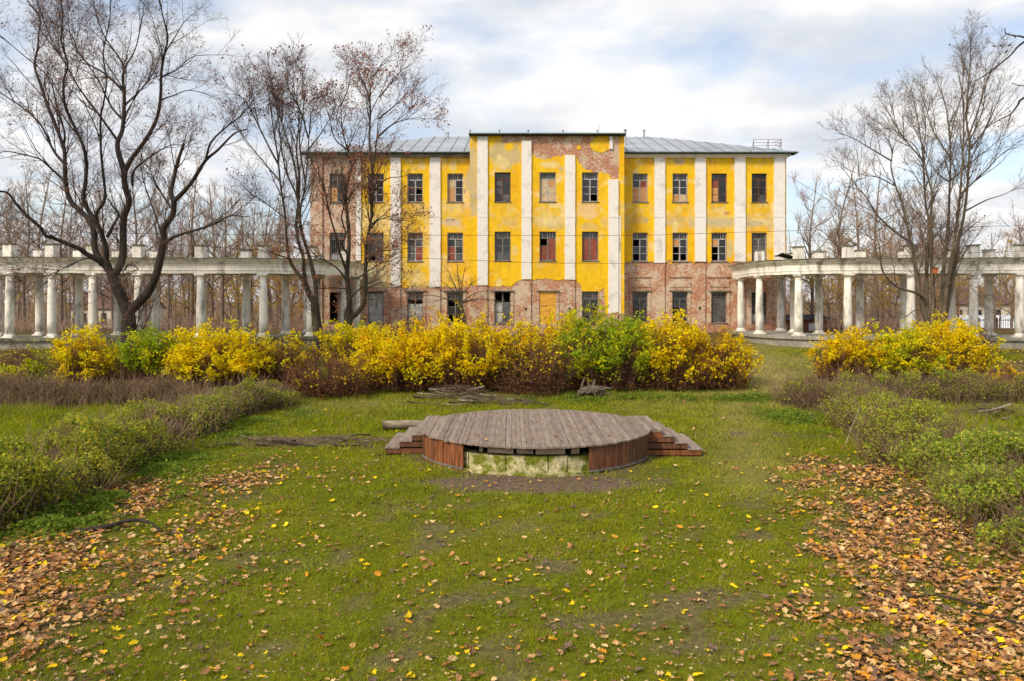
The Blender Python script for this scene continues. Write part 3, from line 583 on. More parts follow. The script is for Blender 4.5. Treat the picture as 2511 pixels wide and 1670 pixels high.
rx0, rx1, ry = wx(1849), wx(1917), YW+0.1; zb = float(roofz(np.array(rx0), np.array(ry)))
for x in (rx0, rx0+1.0, rx1): ps += [(np.array([[x, ry, zb-.05], [x, ry, zb+0.72]]), np.array([.022, .022]), 5), (np.array([[x, ry+0.5, zb+.1], [x, ry, zb+0.6]]), np.array([.014, .014]), 5)]
for h in (0.3, 0.5, 0.72): ps.append((np.array([[rx0, ry, zb+h], [rx1, ry, zb+h]]), np.array([.014, .014]), 5)); ps.append((np.array([[rx1, ry, zb+h], [rx1, ry+1.5, zb+h+.1]]), np.array([.014, .014]), 5))
V, F = tubes(ps); mp(link('roof_railing', mesh_np('roof_railing', V, F, M['rust'])))
# ------------------------------------------------------------------ colonnades
AX = 2.42; ZC0, ZC1 = 1.87, 5.37
FRONT = [(12.6, 50.4), (12.5, 46.3), (13.85, 43.6), (16.25, 42.7), (19.65, 42.5), (23.0, 42.3), (25.35, 42.0), (27.4, 41.7), (29.5, 41.4), (31.6, 41.0)]
BACK = [(15.2, 50.4), (15.2, 48.0), (16.0, 46.1), (18.1, 45.3), (20.6, 45.1), (23.3, 45.0), (25.4, 44.8), (27.5, 44.5), (29.6, 44.2), (31.7, 43.8)]
shaft = MB().lathe([(0.232, 0.20), (0.234, 0.9), (0.226, 1.7), (0.208, 2.5), (0.188, 3.22)], 18).mesh('shaft', M['stone_white'], True)
cbase = MB().box(-0.29, 0.29, -0.29, 0.29, 0, 0.08).lathe([(0.275, 0.08), (0.285, 0.12), (0.265, 0.155), (0.245, 0.17), (0.234, 0.21)], 18).mesh('base', M['stone_white'])
ccap = MB().lathe([(0.189, 3.2), (0.205, 3.215), (0.205, 3.245), (0.19, 3.255), (0.19, 3.31), (0.25, 3.39), (0.26, 3.40)], 18).box(-0.275, 0.275, -0.275, 0.275, 3.40, 3.498).mesh('capital', M['stone_white'])
def sweep(inner, prof_fn, name, mat, parent, closed=True):
    V = []; F = []; n = len(inner)
    for i in range(n): V += prof_fn(i)
    m = len(V)//n
    for i in range(n-1):
        for k in range(m): F.append([i*m+k, i*m+(k+1) % m, (i+1)*m+(k+1) % m, (i+1)*m+k])
    F.append(list(range(m))); F.append([(n-1)*m+k for k in range(m)][::-1])
    return link(name, MB().add(V, F).mesh(name, mat), parent)
def colonnade(sg, label):
    root = tag(empty('colonnade', (0, 0, 0)), label, 'colonnade')
    fr = [(AX+sg*u, y) for u, y in FRONT]; bk_ = [(AX+sg*u, y) for u, y in BACK]
    for lst in (fr, bk_):
        for i, (x, y) in enumerate(lst):
            c = link('column', shaft, root, (x, y, ZC0)); c.rotation_euler.z = 0.37*i; link('base', cbase, c).rotation_euler.z = -0.37*i; link('capital', ccap, c).rotation_euler.z = -0.37*i
    def curve(lst): return catmull([(x, y, 0) for x, y in lst], 8)
    for lst, other in ((fr, bk_), (bk_, fr)):
        cv = curve(lst); ext = cv[0]+np.array([0, 1.2, 0]); cv = np.concatenate([[ext], cv]); ov = curve(other)
        T_ = np.gradient(cv, axis=0); T_ /= np.linalg.norm(T_, axis=1, keepdims=True); Nn = np.stack([T_[:, 1], -T_[:, 0], np.zeros(len(T_))], 1)
        if np.dot(Nn[20], ov[20]-cv[20]) > 0: Nn = -Nn
        rng = np.random.default_rng(7)
        def prof(spec):
            def f(i): return [tuple(cv[i]+Nn[i]*o+np.array([0, 0, z+0.012*math.sin(i*1.7)])) for o, z in spec]
            return f
        sweep(cv, prof([(0.24, ZC1), (0.24, ZC1+0.16), (0.27, ZC1+0.17), (0.27, ZC1+0.20), (0.23, ZC1+0.21), (0.23, ZC1+0.56), (-0.24, ZC1+0.56), (-0.24, ZC1)]), 'entablature', M['stone_white'], root)
        sweep(cv, prof([(0.30, ZC1+0.563), (0.33, ZC1+0.66), (0.46, ZC1+0.70), (0.52, ZC1+0.80), (-0.3, ZC1+0.80), (-0.3, ZC1+0.563)]), 'cornice', M['stone_white'], root)
        sweep(cv, prof([(0.57, ZC1+0.803), (0.57, ZC1+0.84), (-0.3, ZC1+0.90), (-0.3, ZC1+0.803)]), 'cornice_flashing', M['ledge_moss'], root)
        hs = random.Random(3+sg)
        for i, (x, y) in enumerate(lst):
            if lst is fr and i == 0: continue
            h = 0.66 if lst is fr else 0.56; wd = 0.24
            p = link('parapet_block', MB().box(-wd, wd, -wd, wd, 0, h).mesh('parapet_block', M['stone_white']), root, (x, y, ZC1+0.86)); p.rotation_euler = (hs.uniform(-.03, .03), hs.uniform(-.03, .03), hs.uniform(-0.1, 0.1))
            link('cap_slab', MB().prism([(-wd-.06, -wd-.06), (wd+.06, -wd-.06), (wd+.06, wd+.06), (-wd-.06, wd+.06)], h+0.002, h+0.06).mesh('cap_slab', M['ledge_moss']), p)
    cf, cb_ = curve(fr), curve(bk_); k = min(len(cf), len(cb_))
    e = np.array([0, 1.2, 0]); cf = np.concatenate([[cf[0]+e], cf[:k]]); cb_ = np.concatenate([[cb_[0]+e], cb_[:k]])
    D = cb_-cf; D /= np.linalg.norm(D, axis=1, keepdims=True)
    def strip(o, z0, z1):
        return lambda i: [tuple(cf[i]-D[i]*o+np.array([0, 0, z0])), tuple(cf[i]-D[i]*o+np.array([0, 0, z1])), tuple(cb_[i]+D[i]*o+np.array([0, 0, z1])), tuple(cb_[i]+D[i]*o+np.array([0, 0, z0]))]
    sweep(cf, strip(-0.28, ZC1+0.60, ZC1+0.78), 'ceiling_slab', M['stone_old'], root)
    sweep(cf, strip(0.48, 0.5, ZC0-0.17), 'stylobate', M['stone_old'], root)
    sweep(cf, strip(0.62, ZC0-0.168, ZC0-0.003), 'coping', M['ledge_moss'] if sg < 0 else M['stone_old'], root)
    return root
cl = colonnade(-1, 'white curved colonnade joining the brick corner of the mansion behind the big dark tree')
cr = colonnade(1, 'white curved colonnade with cream sunlit frieze behind the grey many stemmed tree')
# curled tar sheet on the right colonnade roof
V = []; F = []
for i in range(9):
    t = i/8; x = px2x(1908, 45)+t*1.6
    for j in range(4): s = j/3; V.append((x, 44.2+s*0.9+0.2*t, ZC1+0.93+0.33*(1-t)**2.2*(1-0.3*s)+0.03*math.sin(5*t+s*3)))
for i in range(8):
    for j in range(3): F.append([i*4+j, (i+1)*4+j, (i+1)*4+j+1, i*4+j+1])
o = MB().add(V, F).build('roofing_sheet', M['tar']); sm = o.modifiers.new('s', 'SOLIDIFY'); sm.thickness = 0.03
tag(o, 'curled black roofing sheet lifting off the colonnade roof beside the mansion corner', 'roofing sheet')
# ------------------------------------------------------------------ stage
stage = tag(empty('stage', (SC[0], SC[1], 0)), 'low round wooden stage of brown boards with broken reddish skirting on the lawn', 'stage')
sinv = Vector((SC[0], SC[1], 0))
def sp_(o): o.parent = stage; o.matrix_parent_inverse.translation = -sinv; return o
DZ, DR = 0.66, 2.98; rs = random.Random(11)
def deck_edges(x):
    d = min(abs(x-SC[0]), DR-0.001); h = math.sqrt(DR*DR-d*d); y0, y1 = SC[1]-h, SC[1]+h
    if x > 3.0: y0 = min(y0, 19.27) if x < 3.5 else 19.27; y1 = max(y1, 21.5)
    if x < -2.0: y1 = max(y1, 21.6)
    return y0, y1
x = SC[0]-DR+0.02
while x < 3.78:
    wd = rs.uniform(0.10, 0.15); a, b = x, min(x+wd-rs.choice([.004, .005, .006, .013]), 3.83); j0, j1 = rs.uniform(-.03, .03), rs.uniform(-.03, .03)
    ya0, ya1 = deck_edges(a); yb0, yb1 = deck_edges(b); z = DZ+rs.uniform(-.005, .005); tl = rs.uniform(-.006, .006)
    poly = [(a, ya0+j0), (b, yb0+j0), (b, yb1+j1), (a, ya1+j1)]
    V = [(p[0], p[1], z-0.038) for p in poly]+[(poly[0][0], poly[0][1], z+tl), (poly[1][0], poly[1][1], z), (poly[2][0], poly[2][1], z-tl), (poly[3][0], poly[3][1], z)]
    sp_(MB().add(V, BOXF.tolist()).build('deck_board', M[rs.choice(['deck', 'deck', 'deck_b', 'deck_c'])])); x += wd
def ang(X, Y): return math.atan2(Y-SC[1], X-SC[0])
def skirt(a0, a1, mats, top=DZ-0.042, r=DR-0.06, wd=0.135):
    n = max(1, round((a1-a0)*r/wd))
    for k in range(n):
        g = 0.0035/r; t0, t1 = a0+(a1-a0)*k/n+g, a0+(a1-a0)*(k+1)/n-g; r0 = r+rs.uniform(-.012, .012); zb = -0.04; zt = top-rs.uniform(0, .012)
        poly = [(SC[0]+q*math.cos(t), SC[1]+q*math.sin(t)) for q, t in ((r0, t0), (r0, t1), (r0-.025, t1), (r0-.025, t0))]
        sp_(MB().prism(poly, zb, zt).build('skirt_board', M[rs.choice(mats)]))
aL0, aL1 = ang(-2.28, 19.0), ang(-1.13, 17.5); aR0, aR1 = ang(1.75, 17.18), ang(3.39, 18.98)
skirt(aL0+2*math.pi if aL0 < -math.pi else aL0, aL1, ['skirt_a', 'skirt_a', 'skirt_c']); skirt(aR0, aR1, ['skirt_b', 'skirt_b', 'skirt_c'])  # light from the left put into board colours: brighter left panel, darker right
skirt(0.62, math.pi-0.62, ['skirt_b', 'skirt_c'])
for nm, q in (('skirt_band', (aL0, aL1)), ('skirt_band', (aR0, aR1))):   # worn pale strip along the foot
    n = 8; out = [(SC[0]+(DR-.035)*math.cos(q[0]+(q[1]-q[0])*k/n), SC[1]+(DR-.035)*math.sin(q[0]+(q[1]-q[0])*k/n)) for k in range(n+1)]
    inn_ = [(SC[0]+(DR-.047)*math.cos(q[0]+(q[1]-q[0])*k/n), SC[1]+(DR-.047)*math.sin(q[0]+(q[1]-q[0])*k/n)) for k in range(n, -1, -1)]
    sp_(MB().prism(out+inn_, 0.045, 0.085).build(nm, M['frame_grey']))
ab = [aL1-0.25, aL1+0.02, aL1+0.36, aL1+0.70, aL1+0.86, aR0+0.3]
for k in range(len(ab)-1):
    t0, t1 = ab[k]+0.004, ab[k+1]-0.004; zt = 0.41+rs.uniform(-.02, .02); n = 4
    rk = DR-.17-rs.uniform(0, .035); out = [(SC[0]+rk*math.cos(t0+(t1-t0)*i/n), SC[1]+rk*math.sin(t0+(t1-t0)*i/n)) for i in range(n+1)]; ii = [(SC[0]+(DR-.55)*math.cos(t0+(t1-t0)*i/n), SC[1]+(DR-.55)*math.sin(t0+(t1-t0)*i/n)) for i in range(n, -1, -1)]
    sp_(MB().prism(out+ii, 0.06, zt).build('stone_block', M['moss_block']))
n = 16; t0, t1 = aL1-0.2, aR0+0.3
out = [(SC[0]+(DR-.06)*math.cos(t0+(t1-t0)*i/n), SC[1]+(DR-.06)*math.sin(t0+(t1-t0)*i/n)) for i in range(n+1)]; ii = [(SC[0]+(DR-.6)*math.cos(t0+(t1-t0)*i/n), SC[1]+(DR-.6)*math.sin(t0+(t1-t0)*i/n)) for i in range(n, -1, -1)]
sp_(MB().prism(out+ii, -0.06, 0.058).build('stone_footing', M['moss_block']))
for t0, t1, z0, z1, dr in ((aL1+0.2, aL1+0.42, .46, .605, .2), (aL1+0.44, aL1+0.58, .45, .59, .3), (aL1+0.6, aL1+0.84, .455, .6, .2), (aL1+.9, aL1+0.97, .44, .6, .25), (aL1+0.1, aL1+0.13, .42, .6, .3)):
    q = [(SC[0]+r_*math.cos(t), SC[1]+r_*math.sin(t)) for r_, t in ((DR-dr, t0), (DR-dr, t1), (DR-dr-.05, t1), (DR-dr-.05, t0))]
    sp_(MB().prism(q, z0, z1).build('joist', M['beam_wood']))
sp_(MB().lathe([(DR-.62, 0.0), (DR-.62, 0.6)], 24, (SC[0], SC[1], 0)).build('under_deck_dark', M['painted_dark']))  # added black drum, paints the shade under the deck
def stairs(xs_, y0, y1, levels, sgn):
    for k, z in enumerate(levels):
        a, b = xs_[k], xs_[k+1]; lo, hi = min(a, b), max(a, b)
        sp_(MB().box(lo-0.012, hi+0.012, y0-0.02, y1, z-0.035, z).build('tread', M[rs.choice(['deck', 'deck_c'])]))
        rb = xs_[k+1]-sgn*0.012; sp_(MB().box(min(rb, rb-sgn*.02), max(rb, rb-sgn*.02), y0, y1-.01, z-0.165, z-0.037).build('riser', M['skirt_b']))
        inn0 = xs_[0]-sgn*0.25; sp_(MB().box(min(inn0, rb-sgn*.022), max(inn0, rb-sgn*.022), y0+.004*k, y0+.022+.004*k, z-0.165, z-0.037).build('side_board', M[rs.choice(['skirt_b', 'skirt_c', 'skirt_a'])]))
stairs([3.5, 3.80, 4.10, 4.42, 4.78], 19.28, 21.5, [DZ-0.041, 0.5, 0.335, 0.168], 1)
stairs([-2.2, -2.55, -2.87, -3.22], 19.5, 21.6, [0.5, 0.335, 0.168], -1)
# ------------------------------------------------------------------ trees
def P3(px, py, Y): return np.array([px2x(px, Y), Y, py2z(py, Y)])
def unit(v): return v/(np.linalg.norm(v)+1e-9)
def resample(p, r, n):
    s = np.concatenate([[0], np.cumsum(np.linalg.norm(np.diff(p, axis=0), axis=1))]); u = np.linspace(0, s[-1], n)
    return np.stack([np.interp(u, s, p[:, k]) for k in range(3)], 1), np.interp(u, s, r)
def vunit(v): return v/(np.linalg.norm(v, axis=-1, keepdims=True)+1e-9)
def grow(limbs, rng, specs, up0=0.25):
    """limbs: list of (pts, radii). specs: per level (per_metre, len_lo, len_hi, npts, sides, tmin, rmin)."""
    levels = [[(p, r, 9 if r[0] > 0.06 else 6) for p, r in limbs]]
    rs_ = [resample(p, r, 24) for p, r in limbs]; P = np.array([a for a, b in rs_]); Q = np.array([b for a, b in rs_])
    for li, (per, l0, l1, n, sides, tmin, rmin) in enumerate(specs):
        wig, a0, a1 = ((0.10, 17, 42) if li == 0 else (0.16, 24, 58)); up = up0*(1.3 if li == 0 else 0.8)
        seg = np.linalg.norm(np.diff(P, axis=1), axis=2); s = np.concatenate([np.zeros((len(P), 1)), np.cumsum(seg, 1)], 1); Lt = s[:, -1]
        cnt = rng.poisson(per*Lt*(1-tmin)); ids = np.concatenate([np.repeat(np.arange(len(P)), cnt), np.arange(len(P))]); N = len(ids)
        t = np.concatenate([tmin+(1-tmin)*rng.random(cnt.sum())**0.8, np.ones(len(P))]); d = t*Lt[ids]
        k = np.clip((s[ids] <= d[:, None]).sum(1)-1, 0, P.shape[1]-2); f = ((d-s[ids, k])/(seg[ids, k]+1e-9))[:, None]
        o = P[ids, k]*(1-f)+P[ids, k+1]*f; rr = Q[ids, k]*(1-f[:, 0])+Q[ids, k+1]*f[:, 0]; tan = vunit(P[ids, k+1]-P[ids, k])
        side = rng.normal(size=(N, 3)); side = vunit(side-tan*np.sum(side*tan, 1, keepdims=True))
        a = np.radians(np.where(t < 0.999, rng.uniform(a0, a1, N), rng.uniform(0, 16, N)))[:, None]
        dd = tan*np.cos(a)+side*np.sin(a); dd[:, 2] += up*rng.uniform(0.3, 1.3, N); dd = vunit(dd)
        ln = rng.uniform(l0, l1, N)*(1.15-0.55*t)*np.where(t > 0.999, 0.5, 1)*(1-(0.35*sstep(.75, 1, t) if li == 0 else 0)); st = (ln/(n-1))[:, None]; q = [o]
        for m in range(n-1):
            if n > 2: dd = vunit(dd+rng.normal(size=(N, 3))*wig+np.array([0, 0, up*0.2]))
            q.append(q[-1]+dd*st)
        r0 = np.maximum(rmin, np.minimum(rr*0.6, 0.006+ln*0.010)); P = np.stack(q, 1); Q = r0[:, None]+(np.maximum(rmin*0.6, r0*0.35)-r0)[:, None]*np.linspace(0, 1, n)[None]
        levels.append([(P[i], Q[i], sides) for i in range(N)])
    return levels
def make_tree(name, label, limbs, rng, specs, bark, twig, up=0.25, group=None, leafn=0, leafcol=None, leafsize=(0.09, 0.15), base=None, cat='tree'):
    lv = grow(limbs, rng, specs, up)
    b = base if base is not None else limbs[0][0][0]
    root = tag(empty(name, tuple(b)), label, cat, group)
    V, F = tubes(lv[0]+lv[1]); t = link('trunk', mesh_np('trunk', V-b, F, M[bark], smooth=True), root)
    tw = [x for l in lv[2:] for x in l]
    if tw:
        V, F = tubes(tw); c = link('crown', mesh_np('crown', V-b, F, M[twig], smooth=False), root)
    if leafn:
        tips = np.array([p[-1] for p, r, s in lv[-1]]); pick = rng.choice(len(tips), min(leafn, len(tips)), replace=False)
        # clustered: keep those where a coarse noise is high
        tp = tips[pick]; keep = fbm(tp[:, 0]*0.5+tp[:, 1]*0.2, tp[:, 2]*0.5, 7, 3) > 0.44; tp = tp[keep]
        tp = np.repeat(tp, 2, 0)+rng.normal(size=(len(tp)*2, 3))*0.06
        V, F = leaf_quads(tp, rng.uniform(*leafsize, len(tp)), rng, 0.7); cidx = rng.integers(0, len(leafcol), len(tp)); C = np.repeat(np.array(leafcol)[cidx]*rng.uniform(0.7, 1.2, (len(tp), 1)), 4, 0)
        link('leaves', mesh_np('leaves', V-b, F, M['leaf'], C), root)
    return root
def trace(pts, fn, Y0, Y1, r0, r1, n=5, cut=0.0):
    """pixel polyline -> 3D limb receding from depth Y0 to Y1"""
    m = len(pts); q = []
    for i, (x, y) in enumerate(pts):
        px, py = fn(x, y); q.append(P3(px, py, Y0+(Y1-Y0)*(i/(m-1))**1.2))
    c = catmull(q, n)
    if cut and r1 <= 0.021: c = c[:max(4, int(round(len(c)*(1-cut))))]
    return c, r0+(r1-r0)*np.linspace(0, 1, len(c))**0.8
z4 = lambda x, y: (x/3.92, 560+y/3.92); z5 = lambda x, y: (440+x/3.92, 560+y/3.92); zt = lambda x, y: (x/2.528, y/2.528)
z2 = lambda x, y: (520+x/2.8, 60+y/2.8); z7 = lambda x, y: (2100+x/4.9, 560+y/4.9); z3 = lambda x, y: (1900+x/2.704, 40+y/2.704)
def zz4(lst): return [((x/3.92)*2.528, (560+y/3.92)*2.528) for x, y in lst]
def big_tree():
    rng = np.random.default_rng(21); Y = 37.0; T = lambda pts, Y0, Y1, r0, r1: trace(pts, zt, Y0, Y1, r0*1.02, r1*0.85)
    L = []
    L.append(T(zz4([(1250, 1230), (1248, 1100), (1240, 950), (1238, 840), (1215, 770), (1150, 620), (1090, 490), (1060, 400)]), Y, Y, 0.42, 0.235))
    L.append(T(zz4([(1250, 800), (1310, 735), (1420, 620), (1500, 450), (1550, 250), (1580, 100)])+[(1010, 1420), (1070, 1330), (1078, 1240)], Y, Y-0.8, 0.23, 0.15))
    L.append(T([(1078, 1250), (1060, 1195), (1075, 1120), (1100, 1010), (1140, 890)], Y-.8, Y-.5, 0.12, 0.08))
    L.append(T([(1075, 1250), (1180, 1140), (1270, 1000), (1350, 930), (1450, 830), (1530, 800)], Y-.8, Y-2, 0.115, 0.03)); L.append(T([(1275, 985), (1310, 880), (1400, 790), (1490, 720), (1560, 640)], Y-1.4, Y-2.2, 0.06, 0.02))
    L.append(T([(1015, 1510), (1100, 1460), (1300, 1400), (1420, 1340), (1530, 1345)], Y-.5, Y-2.5, 0.085, 0.025)); L.append(T([(1060, 1290), (960, 1130), (930, 1060), (880, 980)], Y-.6, Y+1.5, 0.05, 0.02)); L.append(T([(995, 1430), (950, 1300), (890, 1120), (870, 1000)], Y-.4, Y+2.4, 0.05, 0.018))
    L.append(T(zz4([(1075, 440), (990, 340), (930, 300), (830, 245), (760, 195), (640, 145), (500, 88), (440, 68)])+[(240, 1400), (130, 1300), (70, 1220), (35, 1190), (-20, 1185)], Y, Y-3, 0.16, 0.035))
    L.append(T(zz4([(990, 345), (930, 250), (905, 150), (905, 40)])+[(545, 1355), (440, 1250), (410, 1150), (402, 1020), (395, 920), (330, 740), (290, 640), (250, 520), (215, 410), (235, 290), (240, 200), (250, 120), (180, 20)], Y, Y+2.2, 0.17, 0.03))
    L.append(T([(402, 1020), (330, 930), (250, 770), (130, 660), (0, 570), (-80, 480)], Y+1, Y+3.4, 0.075, 0.02)); L.append(T([(410, 1130), (290, 1020), (230, 980), (60, 940), (-20, 950)], Y+.8, Y-2, 0.06, 0.015)); L.append(T([(395, 910), (400, 820), (350, 650), (300, 480), (130, 330), (-30, 190)], Y+1.2, Y-1, 0.06, 0.015))
    L.append(T(zz4([(1060, 400), (1020, 300), (1020, 200), (985, 80)])+[(600, 1385), (520, 1250), (530, 1130), (535, 1000), (510, 890), (430, 720), (400, 640), (395, 500), (420, 400), (380, 250), (390, 80), (360, -60)], Y, Y-2.4, 0.15, 0.025))
    L.append(T([(605, 1390), (600, 1320), (650, 1230), (640, 1080), (625, 920), (625, 720), (640, 650), (660, 500), (640, 330), (680, 120), (690, -50)], Y-.5, Y-3.2, 0.085, 0.02))
    L.append(T([(665, 1470), (700, 1400), (735, 1330), (700, 1280), (670, 1230)], Y-.3, Y-1, 0.08, 0.03))
    L.append(T(zz4([(1080, 460), (1130, 400), (1175, 290), (1185, 150), (1185, 40)])+[(770, 1340), (800, 1250), (775, 1150), (770, 1050)], Y, Y+.3, 0.19, 0.16))
    L.append(T([(770, 1060), (735, 950), (730, 880), (760, 800), (770, 650), (770, 580), (762, 480), (770, 420), (720, 330), (650, 230), (600, 100), (570, -40)], Y+.3, Y+2.6, 0.14, 0.02))
    L.append(T([(775, 1060), (820, 980), (900, 870), (970, 740), (995, 600), (1000, 450), (1020, 330), (1040, 230), (1010, 100), (985, -30)], Y+.3, Y-2, 0.12, 0.025))
    L.append(T([(820, 1150), (830, 1060), (920, 980), (1060, 900), (1180, 910)], Y+.3, Y-2.5, 0.06, 0.015)); L.append(T([(765, 560), (700, 500), (640, 450), (540, 390), (480, 310), (430, 200), (270, 110), (150, -20)], Y+1.4, Y+4, 0.07, 0.015))
    L.append(T([(735, 880), (620, 720), (500, 560), (420, 420), (300, 200), (230, 0)], Y+.8, Y-1.5, 0.065, 0.015)); L.append(T([(768, 750), (690, 660), (610, 500), (530, 380), (440, 240), (420, 60)], Y+1, Y+3.5, 0.06, 0.015))
    L.append(T([(775, 650), (850, 580), (940, 470), (1000, 330)], Y+1.2, Y+3.4, 0.055, 0.02)); L.append(T([(772, 420), (840, 300), (880, 120), (900, -30)], Y+1.8, Y+.6, 0.045, 0.012)); L.append(T([(1000, 480), (1100, 430), (1200, 350), (1380, 340)], Y-1, Y-2.5, 0.04, 0.012)); L.append(T([(995, 620), (1080, 590), (1180, 560), (1330, 600)], Y-.7, Y+1, 0.045, 0.012)); L.append(T([(1020, 330), (1090, 220), (1150, 130), (1220, 130)], Y-1.2, Y+1.4, 0.035, 0.01))
    L.append(T(zz4([(1200, 400), (1240, 350), (1330, 390), (1210, 430)]), Y-.3, Y-1.2, 0.045, 0.02)); L.append(T(zz4([(940, 310), (820, 290), (620, 380), (540, 430), (480, 540)]), Y-.2, Y-2.4, 0.045, 0.01))
    base = L[0][0][0].copy()
    return make_tree('oak_tree', 'huge bare dark forked tree rising past the top of the photo before the colonnade', L, rng, [(2.0, 1.0, 3.0, 6, 4, 0.08, 0.010), (3.6, 0.5, 1.4, 4, 3, 0.1, 0.0062), (5.8, 0.3, 0.8, 2, 3, 0.1, 0.0048), (5.2, 0.18, 0.48, 2, 3, 0.1, 0.004)], 'bark_dark', 'twig_dark', 0.15, leafn=1700, leafcol=[(0.30, 0.12, 0.06), (0.40, 0.18, 0.09), (0.24, 0.10, 0.06)], leafsize=(0.07, 0.12), base=base)
big_tree()
SP2 = [(3.4, 1.0, 2.7, 6, 4, 0.28, 0.0085), (3.9, 0.4, 1.2, 4, 3, 0.1, 0.006), (5.6, 0.25, 0.65, 2, 3, 0.1, 0.0048), (4.8, 0.14, 0.38, 2, 3, 0.1, 0.004)]
def twin_left():
    rng = np.random.default_rng(31); Y = 36.5; z5z = lambda l: [((440+x/3.92-520)*2.8, (560+y/3.92-60)*2.8) for x, y in l]; T = lambda pts, a, b, r0, r1: trace(pts, z2, a, b, r0, r1, cut=0.17)
    L = [T(z5z([(1340, 1240), (1335, 1050), (1312, 850), (1300, 720)]), Y, Y, 0.26, 0.2)]
    L.append(T(z5z([(1300, 730), (1240, 640), (1190, 510), (1100, 380), (1050, 270), (1030, 100)])+[(500, 1300), (470, 1100), (450, 900), (415, 680), (390, 480), (330, 330), (280, 220)], Y, Y-1.5, 0.12, 0.02))
    L.append(T(z5z([(1280, 690), (1220, 540), (1195, 400), (1190, 280), (1140, 120)])+[(578, 1360), (590, 1240), (570, 1150), (500, 980), (460, 700), (440, 500), (450, 350), (420, 180)], Y, Y+1.8, 0.12, 0.02))
    L.append(T([(590, 1240), (600, 1050), (580, 860), (600, 620), (560, 430), (540, 160)], Y+.8, Y+2, 0.07, 0.015)); L.append(T(z5z([(1310, 720), (1310, 560), (1265, 340), (1225, 200), (1180, 50)])+[(603, 1330), (610, 1240), (640, 1100), (660, 850), (680, 600), (720, 480), (745, 330)], Y, Y-1, 0.13, 0.02))
    L.append(T([(600, 1280), (572, 1000), (470, 640), (400, 400), (330, 230)], Y-.4, Y+2.5, 0.06, 0.015)); L.append(T([(455, 960), (380, 820), (250, 560), (170, 480), (90, 490)], Y-.8, Y-2.6, 0.05, 0.012)); L.append(T([(470, 1080), (350, 940), (220, 780), (130, 640)], Y-.6, Y+1.6, 0.045, 0.012)); L.append(T([(640, 1080), (600, 800), (630, 560), (620, 350), (640, 170)], Y-.4, Y+1.2, 0.05, 0.012)); L.append(T([(660, 860), (740, 760), (830, 600), (840, 480)], Y-.6, Y-2.2, 0.04, 0.012)); L.append(T([(660, 780), (610, 600), (520, 420), (500, 200)], Y-.6, Y-2.6, 0.045, 0.012)); L.append(T([(500, 1330), (400, 1250), (300, 1180), (200, 1170)], Y-.5, Y-2, 0.03, 0.01)); L.append(T(z5z([(1055, 290), (960, 260), (905, 240), (890, 200)]), Y-1, Y-2, 0.045, 0.02))
    make_tree('maple_tree', 'slender bare three stemmed tree before the mansion corner, the one further from the mansion', L, rng, SP2, 'bark_moss', 'twig_dark', 0.22, leafn=700, leafcol=[(0.20, 0.075, 0.05), (0.27, 0.10, 0.06)], base=L[0][0][0].copy())
twin_left()
